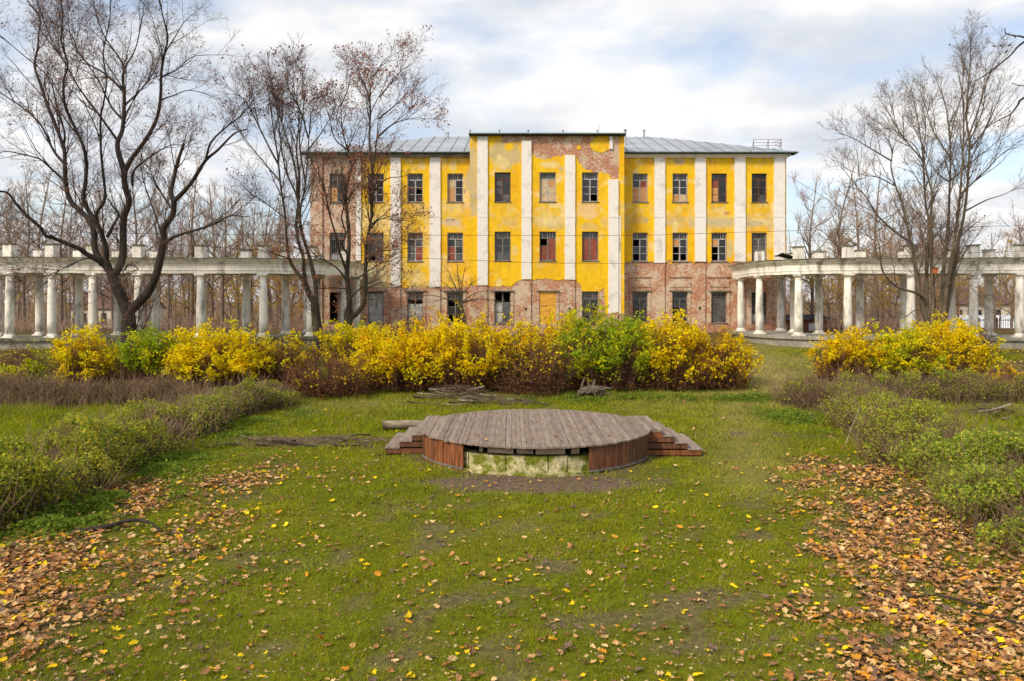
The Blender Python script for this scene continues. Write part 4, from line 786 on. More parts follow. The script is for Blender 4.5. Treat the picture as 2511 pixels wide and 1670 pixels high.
def twin_right():
    rng = np.random.default_rng(41); Y = 36.0; z5z = lambda l: [((440+x/3.92-520)*2.8, (560+y/3.92-60)*2.8) for x, y in l]; T = lambda pts, a, b, r0, r1: trace(pts, z2, a, b, r0, r1, cut=0.22)
    L = [T(z5z([(1620, 1260), (1622, 1080), (1620, 870), (1625, 780)]), Y, Y, 0.23, 0.19)]
    L.append(T(z5z([(1620, 840), (1632, 700), (1610, 480), (1620, 300), (1630, 100)])+[(930, 1330), (920, 1150), (950, 1010), (958, 970), (930, 860), (890, 700), (885, 550), (870, 400), (830, 250), (850, 100)], Y, Y+1.4, 0.15, 0.02))
    L.append(T(z5z([(1625, 870), (1700, 820), (1770, 720), (1790, 550), (1790, 350), (1800, 150)])+[(1085, 1380), (1100, 1250), (1100, 1100), (1110, 950), (1130, 800), (1140, 650), (1150, 500), (1110, 330), (1105, 130)], Y, Y-1.2, 0.14, 0.02))
    L.append(T(z5z([(1608, 420), (1530, 200), (1500, 60)])+[(800, 1280), (765, 1100), (690, 960), (660, 880), (640, 780)], Y, Y-2.4, 0.07, 0.015)); L.append(T(z5z([(1615, 250), (1560, 150), (1600, 60)])+[(890, 1330), (905, 1250), (920, 1120)], Y, Y-1.2, 0.05, 0.03))
    L.append(T([(1100, 1020), (1080, 800), (1085, 550), (1040, 400), (980, 250), (940, 130)], Y-.6, Y+1.8, 0.07, 0.015)); L.append(T([(1130, 780), (1250, 680), (1400, 640), (1520, 620)], Y-.8, Y-2.2, 0.05, 0.01)); L.append(T([(1140, 650), (1250, 560), (1350, 470), (1420, 440)], Y-.9, Y+1, 0.045, 0.01)); L.append(T([(1150, 500), (1230, 400), (1320, 300), (1390, 270)], Y-1, Y-2, 0.04, 0.01)); L.append(T([(1115, 350), (1180, 250), (1260, 190)], Y-1, Y+.5, 0.03, 0.01))
    L.append(T([(1090, 1400), (1150, 1340), (1300, 1300), (1420, 1270)], Y-.3, Y-2.6, 0.05, 0.01)); L.append(T([(1100, 1160), (1200, 1060), (1320, 1040), (1440, 970)], Y-.5, Y-2, 0.04, 0.01)); L.append(T([(1085, 1380), (1180, 1310), (1240, 1340), (1420, 1390)], Y-.3, Y+1.5, 0.04, 0.01)); L.append(T([(958, 980), (1020, 880), (1060, 720), (1070, 600)], Y+.6, Y+2.4, 0.045, 0.01)); L.append(T([(940, 870), (840, 780), (810, 640), (770, 500)], Y+.8, Y-1.5, 0.045, 0.01)); L.append(T([(885, 560), (940, 420), (960, 260)], Y+1, Y+2, 0.04, 0.01))
    L.append(T(z5z([(1610, 500), (1500, 370), (1350, 290), (1250, 260), (1100, 170), (1000, 60)]), Y, Y-2.6, 0.05, 0.01)); L.append(T(z5z([(1612, 490), (1720, 470), (1800, 420), (1950, 330), (2100, 300)]), Y, Y-2.6, 0.055, 0.01)); L.append(T(z5z([(1640, 670), (1760, 560), (1900, 500), (2080, 480)]), Y, Y-1.6, 0.05, 0.01)); L.append(T(z5z([(1600, 580), (1480, 570), (1340, 550)]), Y, Y-1.2, 0.035, 0.012)); L.append(T(z5z([(1780, 670), (1900, 690), (2050, 790), (2240, 760)]), Y-.2, Y-2.6, 0.04, 0.01)); L.append(T(z5z([(1795, 300), (1900, 230), (2050, 200), (2150, 150)]), Y-.2, Y-1.6, 0.04, 0.01)); L.append(T(z5z([(1800, 580), (1950, 520), (2100, 560), (2200, 540)]), Y-.2, Y-.8, 0.035, 0.01))
    make_tree('maple_tree', 'forked tree with rusty leaves at its tips standing before the brick corner and yellow wing', L, rng, SP2, 'bark_moss', 'twig_dark', 0.2, leafn=3400, leafcol=[(0.42, 0.16, 0.08), (0.50, 0.21, 0.10), (0.34, 0.13, 0.08)], leafsize=(0.07, 0.12), base=L[0][0][0].copy())
twin_right()
def right_tree():
    rng = np.random.default_rng(51); Y = 38.0; z7z = lambda l: [((2100+x/4.9-1900)*2.704, (560+y/4.9-40)*2.704) for x, y in l]; T = lambda pts, a, b, r0, r1: trace(pts, z3, a, b, r0, r1, cut=0.15)
    L = [T(z7z([(925, 1420), (920, 1250), (920, 1090)]), Y, Y, 0.30, 0.22)]
    L.append(T(z7z([(870, 1200), (820, 1030), (770, 850), (740, 650), (700, 400), (680, 250), (640, 120)])+[(870, 1350), (830, 1200), (800, 1120), (770, 1000), (775, 880), (700, 750), (600, 640), (510, 540)], Y, Y-1.6, 0.14, 0.015))
    L.append(T(z7z([(880, 1200), (840, 1000), (842, 600), (850, 300), (870, 100)])+[(1020, 1340), (1000, 1250), (985, 1000), (970, 830), (920, 550), (870, 380), (820, 330)], Y, Y+1.2, 0.13, 0.015))
    L.append(T(z7z([(920, 1200), (915, 1000), (920, 800), (905, 500), (900, 250), (905, 80)])+[(1035, 1300), (1045, 1190), (1010, 1050), (990, 930), (1000, 700), (960, 480), (1010, 200)], Y, Y-.6, 0.13, 0.015))
    L.append(T(z7z([(960, 1220), (990, 1100), (1030, 800), (1050, 450), (1080, 200), (1100, 40)])+[(1155, 1250), (1160, 1100), (1165, 900), (1150, 700), (1120, 550), (1050, 380), (970, 270), (880, 230)], Y, Y+1.8, 0.13, 0.015))
    L.append(T(z7z([(990, 1220), (1040, 1080), (1090, 700), (1150, 350), (1180, 100)])+[(1205, 1380), (1230, 1150), (1250, 850), (1250, 600), (1230, 450), (1190, 300), (1120, 150)], Y, Y-1.4, 0.13, 0.015))
    L.append(T(z7z([(1010, 1220), (1060, 1080), (1140, 700), (1190, 400), (1230, 120)])+[(1240, 1390), (1270, 1200), (1290, 900), (1295, 820), (1370, 650), (1400, 450), (1410, 300), (1450, 150)], Y, Y+.6, 0.14, 0.015))
    L.append(T([(1290, 830), (1270, 650), (1290, 400), (1300, 150), (1300, 70)], Y+.4, Y+1.4, 0.06, 0.012)); L.append(T([(1265, 1290), (1400, 1220), (1520, 1180), (1640, 1120)], Y+.2, Y-2, 0.05, 0.01)); L.append(T([(1165, 1090), (1300, 970), (1450, 850), (1600, 700)], Y+.6, Y+2.6, 0.05, 0.01)); L.append(T([(1295, 880), (1400, 740), (1480, 560), (1560, 420)], Y+.4, Y-1.6, 0.05, 0.01)); L.append(T([(1250, 880), (1350, 620), (1430, 360), (1530, 200)], Y-.8, Y-2.4, 0.045, 0.01)); L.append(T([(1230, 1180), (1380, 1040), (1520, 900), (1620, 860)], Y-.6, Y-2.6, 0.045, 0.01))
    L.append(T(z7z([(835, 860), (780, 810), (700, 770), (530, 720), (400, 630), (310, 500), (290, 350), (270, 200)])+[(640, 1330), (600, 1250)], Y-.2, Y-2.6, 0.09, 0.015)); L.append(T([(890, 1490), (800, 1430), (690, 1330), (620, 1220), (540, 1120), (440, 1000), (350, 900)], Y-.6, Y-2.8, 0.065, 0.01)); L.append(T([(805, 1130), (690, 1070), (580, 1050), (420, 1000)], Y-.8, Y+1, 0.04, 0.01)); L.append(T([(775, 960), (640, 880), (500, 800), (380, 770)], Y-.9, Y-2.6, 0.04, 0.01)); L.append(T([(985, 960), (850, 800), (740, 620), (700, 560)], Y+.6, Y+2, 0.045, 0.01)); L.append(T([(1165, 940), (1050, 760), (1000, 600), (930, 420)], Y+.8, Y+2.6, 0.045, 0.01)); L.append(T([(1150, 720), (1230, 560), (1250, 380), (1230, 220)], Y+1, Y+2.2, 0.04, 0.01)); L.append(T([(985, 980), (930, 860), (820, 760), (760, 480)], Y+.6, Y-1, 0.035, 0.01)); L.append(T([(560, 1060), (550, 940), (530, 840)], Y-1, Y-2, 0.025, 0.01)); L.append(T([(1160, 1100), (1060, 1020), (960, 820), (880, 650)], Y+.4, Y-1.6, 0.035, 0.01))
    L.append(T(z7z([(790, 980), (690, 990), (600, 1060), (520, 1075), (300, 1050), (0, 1000)]), Y, Y-2, 0.035, 0.008)); L.append(T(z7z([(1000, 780), (1150, 640), (1260, 600), (1400, 720), (1600, 920)]), Y, Y-2.6, 0.03, 0.008))
    make_tree('linden_tree', 'tall bare tree of many grey brown stems carrying the small birdhouse', L, rng, [(3.4, 0.9, 2.7, 6, 4, 0.18, 0.0085), (3.8, 0.4, 1.1, 4, 3, 0.12, 0.006), (5.4, 0.22, 0.6, 2, 3, 0.1, 0.0048), (4.2, 0.12, 0.35, 2, 3, 0.15, 0.0042)], 'bark_grey', 'twig_grey', 0.2, leafn=150, leafcol=[(0.25, 0.09, 0.05)], base=L[0][0][0].copy())
right_tree()
def edge_tree():
    rng = np.random.default_rng(61); Y = 13.0; T = lambda pts, a, b, r0, r1: trace(pts, z3, a, b, r0, r1)
    L = [(catmull([(11.2, 13.6, -0.1), (11.15, 13.5, 2.5), (11.3, 13.3, 5.5), (11.2, 13.2, 8.5), (11.4, 13.0, 11.5)], 5), np.linspace(0.16, 0.03, 21))]
    st = (2240, 600)
    L.append(T([st, (1900, 60), (1652, 170), (1550, 270), (1400, 385), (1330, 430)], 13.3, 12.8, 0.03, 0.006)); L.append(T([st, (1950, 240), (1652, 140), (1600, 130), (1535, 115), (1525, 80)], 13.3, 12.2, 0.022, 0.006)); L.append(T([(1535, 115), (1515, 135), (1498, 150)], 12.2, 12.1, 0.008, 0.004))
    L.append(T([(2240, 900), (1900, 420), (1652, 540), (1610, 590), (1560, 650), (1480, 690), (1380, 760)], 13.3, 13.5, 0.028, 0.005)); L.append(T([(1565, 645), (1550, 700), (1535, 750)], 13.5, 13.5, 0.01, 0.004)); L.append(T([(1900, 420), (1652, 460), (1570, 440)], 13.3, 12.6, 0.012, 0.005))
    b = np.array([11.2, 13.6, 0.0]); root = tag(empty('edge_tree', tuple(b)), 'tree beyond the right edge whose thin dark branches reach in near the top right', 'tree')
    lv = grow(L[:1], rng, [(1.2, 1, 2, 5, 4, 0.4, 0.01), (2, .5, 1, 4, 3, .2, .006)], 0.2)
    keep = [(p, r, s) for l in lv[1:] for p, r, s in l if np.all(p[:, 0] > 9.6)]
    V, F = tubes([(p, r, 6) for p, r in L]); link('trunk', mesh_np('trunk', V-b, F, M['bark_dark'], smooth=True), root)
    if keep: V, F = tubes(keep); link('crown', mesh_np('crown', V-b, F, M['twig_dark']), root)
    tp = np.array([P3(*z3(x, y), 12.6) for x, y in ((1470, 205), (1490, 205), (1545, 215), (1590, 150), (1575, 190))]); V, F = leaf_quads(tp, np.full(len(tp), 0.09), rng, 0.4); link('leaves', mesh_np('leaves', V-b, F, M['leaf'], np.tile((0.10, 0.06, 0.06), (len(V), 1))), root)
edge_tree()
# ---- background wood
def proc_tree(seed, H, spread, nl, specs, up, lean=0.0, r=None, fork=0.3):
    rng = np.random.default_rng(seed); L = []
    r = r or H*0.014; tp = catmull([(0, 0, -0.3), (rng.normal()*.1, rng.normal()*.1, H*.3), (lean*H*.3+rng.normal()*.25, rng.normal()*.25, H*.6), (lean*H*.6+rng.normal()*.4, rng.normal()*.4, H*0.97)], 6)
    L.append((tp, np.linspace(r, r*0.15, len(tp))))
    for k in range(nl):
        t = fork+(0.92-fork)*(k+rng.random())/nl; i = int(t*(len(tp)-1)); o = tp[i]; a = rng.uniform(0, 6.283); ln = spread*(1.15-0.7*t)*rng.uniform(0.7, 1.15)
        d = np.array([math.cos(a), math.sin(a), 0]); q = [o]
        for s in range(1, 5): f = s/4; q.append(o+d*ln*f*(1-0.12*f)+np.array([0, 0, ln*(0.55*f+0.35*up*f*f)])+rng.normal(size=3)*0.08*ln*f)
        rr = r*(1-0.75*t)*0.6; c = catmull(q, 3); L.append((c, np.linspace(rr, rr*0.2, len(c))))
    return L, grow(L, rng, specs, up), rng
def bgmeshes(kind, seed):
    sp = [(1.6, 0.9, 2.2, 4, 3, 0.15, 0.018), (2.4, 0.5, 1.3, 3, 3, 0.1, 0.014), (3.2, 0.3, 0.9, 2, 3, 0.1, 0.011)]
    if kind == 'bare': L, lv, rng = proc_tree(seed, [13.5, 12, 14.5, 11][seed % 4], 4.2, 13, sp, 0.4)
    elif kind == 'thin': L, lv, rng = proc_tree(seed, [10, 12][seed % 2], 2.2, 12, [(1.8, .7, 1.7, 3, 3, .15, .016), (2.8, .4, 1.0, 2, 3, .1, .013), (2.5, .25, .6, 2, 3, .1, .011)], 0.5, r=0.11)
    elif kind == 'birch': L, lv, rng = proc_tree(seed, 12.5, 2.6, 18, [(1.8, 0.7, 1.6, 5, 3, .2, .012), (2.6, .6, 1.4, 4, 3, .1, .008)], -0.35, r=0.14)
    else: L, lv, rng = proc_tree(seed, 6.0, 2.4, 12, [(2, .6, 1.4, 4, 3, .1, .01), (2.5, .4, .8, 3, 3, .1, .008)], 0.15, r=0.09, fork=0.2)
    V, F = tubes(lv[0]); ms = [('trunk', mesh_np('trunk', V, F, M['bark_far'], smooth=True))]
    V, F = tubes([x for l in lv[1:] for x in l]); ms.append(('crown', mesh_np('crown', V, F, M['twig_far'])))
    if kind in ('birch', 'golden'):
        pts = np.concatenate([p[1:] for p, r, s in lv[-1]]); rep = 2 if kind == 'birch' else 3; pts = np.repeat(pts, rep, 0); pts += rng.normal(size=pts.shape)*0.12
        if kind == 'birch': pts = pts[rng.random(len(pts)) < 0.75]
        V, F = leaf_quads(pts, rng.uniform(.08, .16, len(pts)), rng, .6); pal = np.array([(0.50, 0.27, 0.06), (0.42, 0.22, 0.07), (0.55, 0.33, 0.10)] if kind == 'birch' else [(0.66, 0.42, 0.02), (0.55, 0.30, 0.02), (0.42, 0.34, 0.04)])
        ms.append(('leaves', mesh_np('leaves', V, F, M['leaf'], np.repeat(pal[rng.integers(0, 3, len(pts))]*rng.uniform(.7, 1.2, (len(pts), 1)), 4, 0))))
    return ms
LIB = {('bare', k): bgmeshes('bare', k) for k in range(4)}; LIB.update({('thin', k): bgmeshes('thin', 100+k) for k in range(2)}); LIB[('birch', 0)] = bgmeshes('birch', 200); LIB[('golden', 0)] = bgmeshes('golden', 300); LIB[('golden', 1)] = bgmeshes('golden', 301)
NM = {'bare': 'woodland_tree', 'thin': 'young_tree', 'birch': 'birch_tree', 'golden': 'golden_tree'}
LBL = {'bare': 'bare spreading brown tree in the wood behind the {} colonnade', 'thin': 'thin straight bare tree in the wood behind the {} colonnade', 'birch': 'birch with hanging golden brown leaves behind the {} colonnade', 'golden': 'low tree with yellow orange autumn leaves seen between columns of the {} colonnade'}
rb = random.Random(77)
def put(kind, v, x, y, s=1.0, label=None):
    side = 'left' if x < 2 else 'right'; r = tag(empty(NM[kind], (x, y, float(gz(x, y))-0.1)), label or LBL[kind].format(side), 'tree', None if label else f'{kind} trees behind the {side} colonnade')
    r.rotation_euler.z = rb.uniform(0, 6.28); s *= 1.18 if kind in ('bare', 'thin') else 1.05; r.scale = (s, s, s*rb.uniform(0.92, 1.08))
    for nm, me in LIB[(kind, v)]: link(nm, me, r)
    return r
for i, (px, Y, k, v, s) in enumerate([(-40, 58, 'bare', 0, .8), (60, 66, 'bare', 1, .9), (150, 60, 'bare', 2, .72), (240, 72, 'bare', 3, 1.0), (330, 62, 'bare', 0, .8), (410, 58, 'thin', 0, .95), (470, 66, 'bare', 1, .95), (545, 60, 'bare', 2, .66), (620, 70, 'bare', 3, .85), (690, 62, 'thin', 1, .8), (100, 80, 'bare', 2, 1.0), (200, 85, 'thin', 1, 1.1), (290, 88, 'bare', 1, 1.1), (380, 80, 'bare', 3, 1.1), (450, 86, 'thin', 0, 1.2), (520, 78, 'bare', 0, .95), (590, 84, 'thin', 1, 1.1), (660, 78, 'bare', 2, .8), (740, 70, 'thin', 0, .8), (20, 90, 'bare', 3, 1.2), (-60, 75, 'bare', 2, 1.0), (180, 56, 'thin', 0, .8), (30, 57, 'thin', 1, .8), (280, 57, 'thin', 1, .75),
        (1990, 66, 'bare', 1, .85), (2075, 60, 'bare', 2, .72), (2150, 68, 'bare', 0, .95), (2210, 60, 'thin', 0, .85), (2290, 72, 'bare', 3, .9), (2350, 62, 'thin', 1, .75), (2440, 76, 'bare', 2, .66), (2540, 66, 'bare', 1, .8), (2100, 82, 'bare', 3, .95), (2180, 88, 'bare', 1, 1.0), (2260, 90, 'thin', 1, 1.1), (2030, 90, 'bare', 0, .75), (2390, 95, 'thin', 0, .9), (2500, 92, 'bare', 0, .9), (2140, 58, 'thin', 0, .7)]):
    put(k, v, px2x(px, Y), Y, s)
for px, Y, s, lb in ((1938, 78, .92, 'golden weeping birch showing beside the corner of the mansion'), (2100, 78, 1.25, None), (2165, 82, 1.2, None), (2235, 84, 1.3, None), (2060, 92, 1.2, None), (2320, 90, 1.1, None), (2495, 70, .72, 'golden birch at the right edge behind the last columns')): put('birch', 0, px2x(px, Y), Y, s, lb)
for px, Y, v, s in ((600, 58, 0, .8), (690, 57, 1, .85), (760, 60, 0, .75), (480, 66, 1, .8), (160, 64, 0, .7), (90, 70, 1, .8), (1990, 60, 0, .95), (2070, 66, 1, .85), (2150, 57, 0, .75), (2300, 60, 1, .9), (2450, 64, 0, .8), (2250, 68, 1, 1.25), (430, 60, 0, .6), (640, 66, 0, 1.2), (720, 72, 1, 1.2), (560, 74, 1, 1.2), (2120, 74, 0, 1.35), (2200, 62, 1, 1.0), (2320, 74, 0, 1.3), (2035, 72, 1, 1.2), (340, 70, 0, 1.1), (2480, 60, 1, 1.1)): put('golden', v, px2x(px, Y), Y, s)
# say which one: by the front column it stands behind, then by depth
def name_wood():
    ORD = ['first', 'second', 'third', 'fourth', 'fifth', 'sixth', 'seventh', 'eighth', 'ninth', 'tenth', 'eleventh', 'twelfth']
    DESC = {'woodland_tree': 'bare spreading brown tree', 'young_tree': 'thin straight bare tree', 'birch_tree': 'golden leaved birch', 'golden_tree': 'low yellow leaved tree'}
    bins = {}
    for o in col.objects:
        nm = o.name.split('.')[0]
        if nm in DESC and o.parent is None and o.get('group'):
            px = CX+o.location.x*FP/o.location.y; sg = -1 if o.location.x < 2 else 1
            k = min(range(len(FRONT)), key=lambda i: abs(CX+(AX+sg*FRONT[i][0])*FP/FRONT[i][1]-px)); bins.setdefault((nm, sg, k), []).append(o)
    for (nm, sg, k), lst in bins.items():
        lst.sort(key=lambda o: o.location.y)
        for j, o in enumerate(lst):
            o['label'] = '%s behind %s front column from the mansion, %s colonnade' % (DESC[nm], ORD[k], 'left' if sg < 0 else 'right')+('' if len(lst) == 1 else ', %s in depth' % ORD[j])
for k in range(4):
    left = k < 2; Y = rb.uniform(55, 80); px = rb.uniform(-60, 760) if left else rb.uniform(2000, 2330); kd = rb.choice(['thin', 'thin', 'bare']); put(kd, rb.randrange(4 if kd == 'bare' else 2), px2x(px, Y), Y, rb.uniform(.55, .9)*(1 if left else .85))
name_wood()
# far rows of the wood
for k in range(84):
    left = k < 50; Y = rb.uniform(92, 150); px = rb.uniform(-120, 800) if left else rb.uniform(1900, 2600); kd = rb.choice(['bare', 'bare', 'thin']); s = rb.uniform(.8, 1.1)*(1.0 if left else .8)
    r = put(kd, rb.randrange(4 if kd == 'bare' else 2), px2x(px, Y), Y, s, 'one of the far brown bare trees that close the wood behind the %s colonnade' % ('left' if left else 'right')); r['group'] = 'far trees behind the %s colonnade' % ('left' if left else 'right')
# ------------------------------------------------------------------ shrubs
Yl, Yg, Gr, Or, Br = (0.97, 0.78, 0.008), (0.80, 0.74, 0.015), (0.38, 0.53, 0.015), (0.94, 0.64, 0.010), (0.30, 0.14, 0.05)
def shrub(label, px, Y, wd, top, pal, wts, seed, leafd=1.0, leafmin=0.35, twig='twig_red', name='mock_orange_shrub', group='autumn shrubs across the foot of the lawn', lean=0.5, size=(0.09, 0.16), oval=1.0):
    rng = np.random.default_rng(seed); x = px2x(px, Y); g = float(gz(x, Y)); h = (top-g)*0.95; root = tag(empty(name, (x, Y, g)), label, 'shrub', group)
    wd *= 1.22 if 890 < px < 1800 else 1.08; ns = int(56*wd); st = []; sub = []; leaves = []; lc = []
    pal = np.array(pal); wts = np.array(wts)/sum(wts)
    for k in range(ns):
        a = rng.uniform(0, 6.283); rr = math.sqrt(rng.random()); out = np.array([math.cos(a)*1.0, math.sin(a)*0.75*oval, 0])
        base = out*wd*0.42*rr*rng.uniform(.7, 1.05); reach = wd*0.52*rr*rng.uniform(.7, 1.15); hh = h*(1.0-0.36*rr**2.0)*(rng.uniform(1.02, 1.2) if rng.random() < .07 else rng.choice([rng.uniform(0.4, 0.75), rng.uniform(.75, 1.0)]))
        t = np.linspace(0, 1, 7)[:, None]; bend = rng.uniform(0.0, 0.35)*rr
        p = base*(1-t)+out*reach*(t**0.8)+rng.normal(size=3)*np.array([.16, .16, 0])*wd/3*t+np.array([0, 0, 1.])*hh*(np.sin(t*math.pi/2*(1+bend)))/1.0+np.cumsum(rng.normal(size=(7, 3))*0.022*h, 0)*t
        p[:, 2] = np.maximum(p[:, 2], 0)
        st.append((p[[0, 2, 4, 6]], np.linspace(0.013, 0.005, 4), 3)); hue = pal[rng.choice(len(pal), p=wts)]; bare_st = rng.random() < (1-leafd)*0.5
        for m in range(4):
            tt = rng.uniform(0.02, .3); o = p[0]+(p[2]-p[0])*tt*3; d = rng.normal(size=3)*np.array([1, 1, .5]); sub.append((np.array([o, o+unit(d+out*.6*rr+np.array([0, 0, .25]))*rng.uniform(.25, .6)]), np.array([.007, .004]), 3))
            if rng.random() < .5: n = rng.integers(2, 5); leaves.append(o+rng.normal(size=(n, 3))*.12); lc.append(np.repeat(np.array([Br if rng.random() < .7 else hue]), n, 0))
        for m in range(8):
            tt = rng.uniform(0.12, 1.0); i = min(5, int(tt*6)); o = p[i]+(p[i+1]-p[i])*(tt*6-i); d = unit(rng.normal(size=3)*np.array([1, 1, .6])+out*0.5*rr+np.array([0, 0, .55])); ln = rng.uniform(0.25, 0.65)*h/2.6
            q = np.array([o, o+d*ln*.5+rng.normal(size=3)*.03, o+d*ln+np.array([0, 0, -.06])]); sub.append((q[[0, 2]], np.array([.007, .004]), 3))
            if bare_st: continue
            n = int(rng.poisson(8*leafd)); tl = rng.random((n, 1)); leaves.append(o+(q[2]-o)*tl+rng.normal(size=(n, 3))*.035); lc.append(np.repeat((hue*.75+.25*pal[rng.choice(len(pal), p=wts)])[None], n, 0))
        if not bare_st:
            n = int(rng.poisson(16*leafd)); tl = leafmin+(1-leafmin)*rng.random(n); i = np.minimum(5, (tl*6).astype(int)); leaves.append(p[i]+(p[i+1]-p[i])*(tl*6-i)[:, None]+rng.normal(size=(n, 3))*.04); lc.append(np.repeat(hue[None], n, 0))
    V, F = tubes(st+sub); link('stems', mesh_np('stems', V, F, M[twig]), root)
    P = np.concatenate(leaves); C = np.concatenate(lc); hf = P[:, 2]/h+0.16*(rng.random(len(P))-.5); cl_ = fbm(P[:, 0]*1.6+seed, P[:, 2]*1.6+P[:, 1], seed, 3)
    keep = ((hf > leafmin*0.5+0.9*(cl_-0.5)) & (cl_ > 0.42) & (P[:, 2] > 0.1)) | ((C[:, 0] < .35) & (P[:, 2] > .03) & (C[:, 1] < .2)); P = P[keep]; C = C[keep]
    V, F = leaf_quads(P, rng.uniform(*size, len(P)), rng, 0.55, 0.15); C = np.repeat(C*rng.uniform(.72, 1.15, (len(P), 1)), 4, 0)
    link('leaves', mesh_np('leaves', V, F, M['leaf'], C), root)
    return root
SH = [
 ('yellow green shrub at the left edge of the photo', 40, 31, 2.0, 2.15, (Yg, Yl, Gr), (3, 2, 2), 1, .8, .2),
 ('rounded yellow shrub at the foot of the leftmost columns', 213, 31, 2.6, 2.75, (Yl, Yg, Or), (4, 2, 1), 2, .9, .35),
 ('bright green shrub under the big dark forked tree', 351, 31, 2.7, 2.85, (Gr, Yg, (0.36, 0.46, 0.03)), (4, 2, 2), 3, .9, .25),
 ('wide bright yellow shrub in front of the left colonnade', 530, 31, 3.7, 2.95, (Yl, Yg, Or), (6, 2, 1), 4, 1.2, .38),
 ('yellow topped shrub with brown twiggy foot left of the twin trees', 698, 31.5, 2.8, 2.6, (Yl, Yg, Br), (3, 2, 2), 5, .45, .55),
 ('low leafless brown twiggy shrub in front of the twin trees', 815, 29.8, 3.4, 1.9, (Br, Yl), (5, 1), 6, .18, .5),
 ('yellow green shrub behind the trunks of the twin trees', 868, 35, 3.0, 2.95, (Yg, Yl, Gr), (4, 3, 1), 7, .8, .4),
 ('dense golden yellow shrub at the left end of the middle thicket', 985, 31, 3.3, 2.95, (Yl, Or, Yg), (5, 2, 1), 8, 1.2, .33),
 ('tallest bright yellow shrub of the middle thicket', 1145, 31, 3.5, 3.42, (Yl, Yg, Or), (6, 1, 2), 9, 1.25, .33),
 ('brown bare shrub with few yellow leaves in the middle thicket', 1305, 30.3, 3.1, 2.75, (Br, Or, Yl), (3, 1, 2), 10, .2, .66),
 ('yellow shrub behind the brown bare one below the plywood door', 1365, 33, 3.0, 3.35, (Yl, Or, Yg), (5, 2, 1), 11, 1.1, .4),
 ('fresh green shrub in the middle thicket', 1490, 31, 3.3, 3.5, (Gr, (0.33, 0.44, 0.03), Yg), (4, 3, 2), 12, 1.35, .2),
 ('orange yellow shrub at the right end of the middle thicket', 1640, 31, 3.0, 3.3, (Yl, Or, Yg), (4, 3, 1), 13, 1.1, .3),
 ('smaller amber shrub beside the sloping path', 1745, 31.3, 2.6, 2.75, (Or, Yl, Br), (3, 3, 2), 14, .85, .3),
 ('amber shrub with brown stems in front of the right colonnade', 2085, 32, 2.8, 2.9, (Yl, Or), (3, 2), 15, .75, .35),
 ('yellow green shrub below the birdhouse tree', 2215, 31.8, 3.2, 2.75, (Yg, Yl, (0.42, 0.48, 0.03)), (4, 2, 3), 16, 1.25, .25),
 ('large bright yellow shrub right of the birdhouse tree', 2335, 32, 3.6, 3.15, (Yl, Yg, Or), (6, 2, 1), 17, 1.3, .28),
 ('small low yellow shrub near the right edge of the photo', 2475, 30.5, 1.8, 1.2, (Yl, Or, Br), (3, 2, 2), 18, .5, .2)]
for lb, px, Y, wd, top, pal, wts, sd_, ld, lm in SH: shrub(lb, px, Y, wd, top, pal, wts, sd_, ld, lm)
# spindly thicket before the left wing
rng = np.random.default_rng(71); L = []
for k, (a, b) in enumerate(((1120, 640), (1140, 655), (1100, 665), (1160, 690), (1085, 690))):
    c = catmull([P3(1130+k*4, 800, 40), P3(1128, 735, 40), P3((1128+a)/2, (730+b)/2, 40+rng.normal()*.5), P3(a, b, 40+rng.normal())], 4); L.append((c, np.linspace(.05, .012, len(c))))
for k, (a, b) in enumerate(((1040, 700), (1010, 725), (1200, 712), (1225, 740), (1060, 740), (1180, 745))):
    c = catmull([P3(1128, 745, 40), P3((1128+a)/2, (738+b)/2-6, 40), P3(a, b, 40+rng.normal())], 4); L.append((c, np.linspace(.035, .01, len(c))))
make_tree('thicket_tree', 'small leafless crooked tree in front of the left wing windows', L, rng, [(3, .4, 1.0, 4, 3, .2, .008), (4, .25, .6, 3, 3, .1, .006), (3, .15, .4, 3, 3, .1, .005)], 'bark_grey', 'twig_grey', .05)
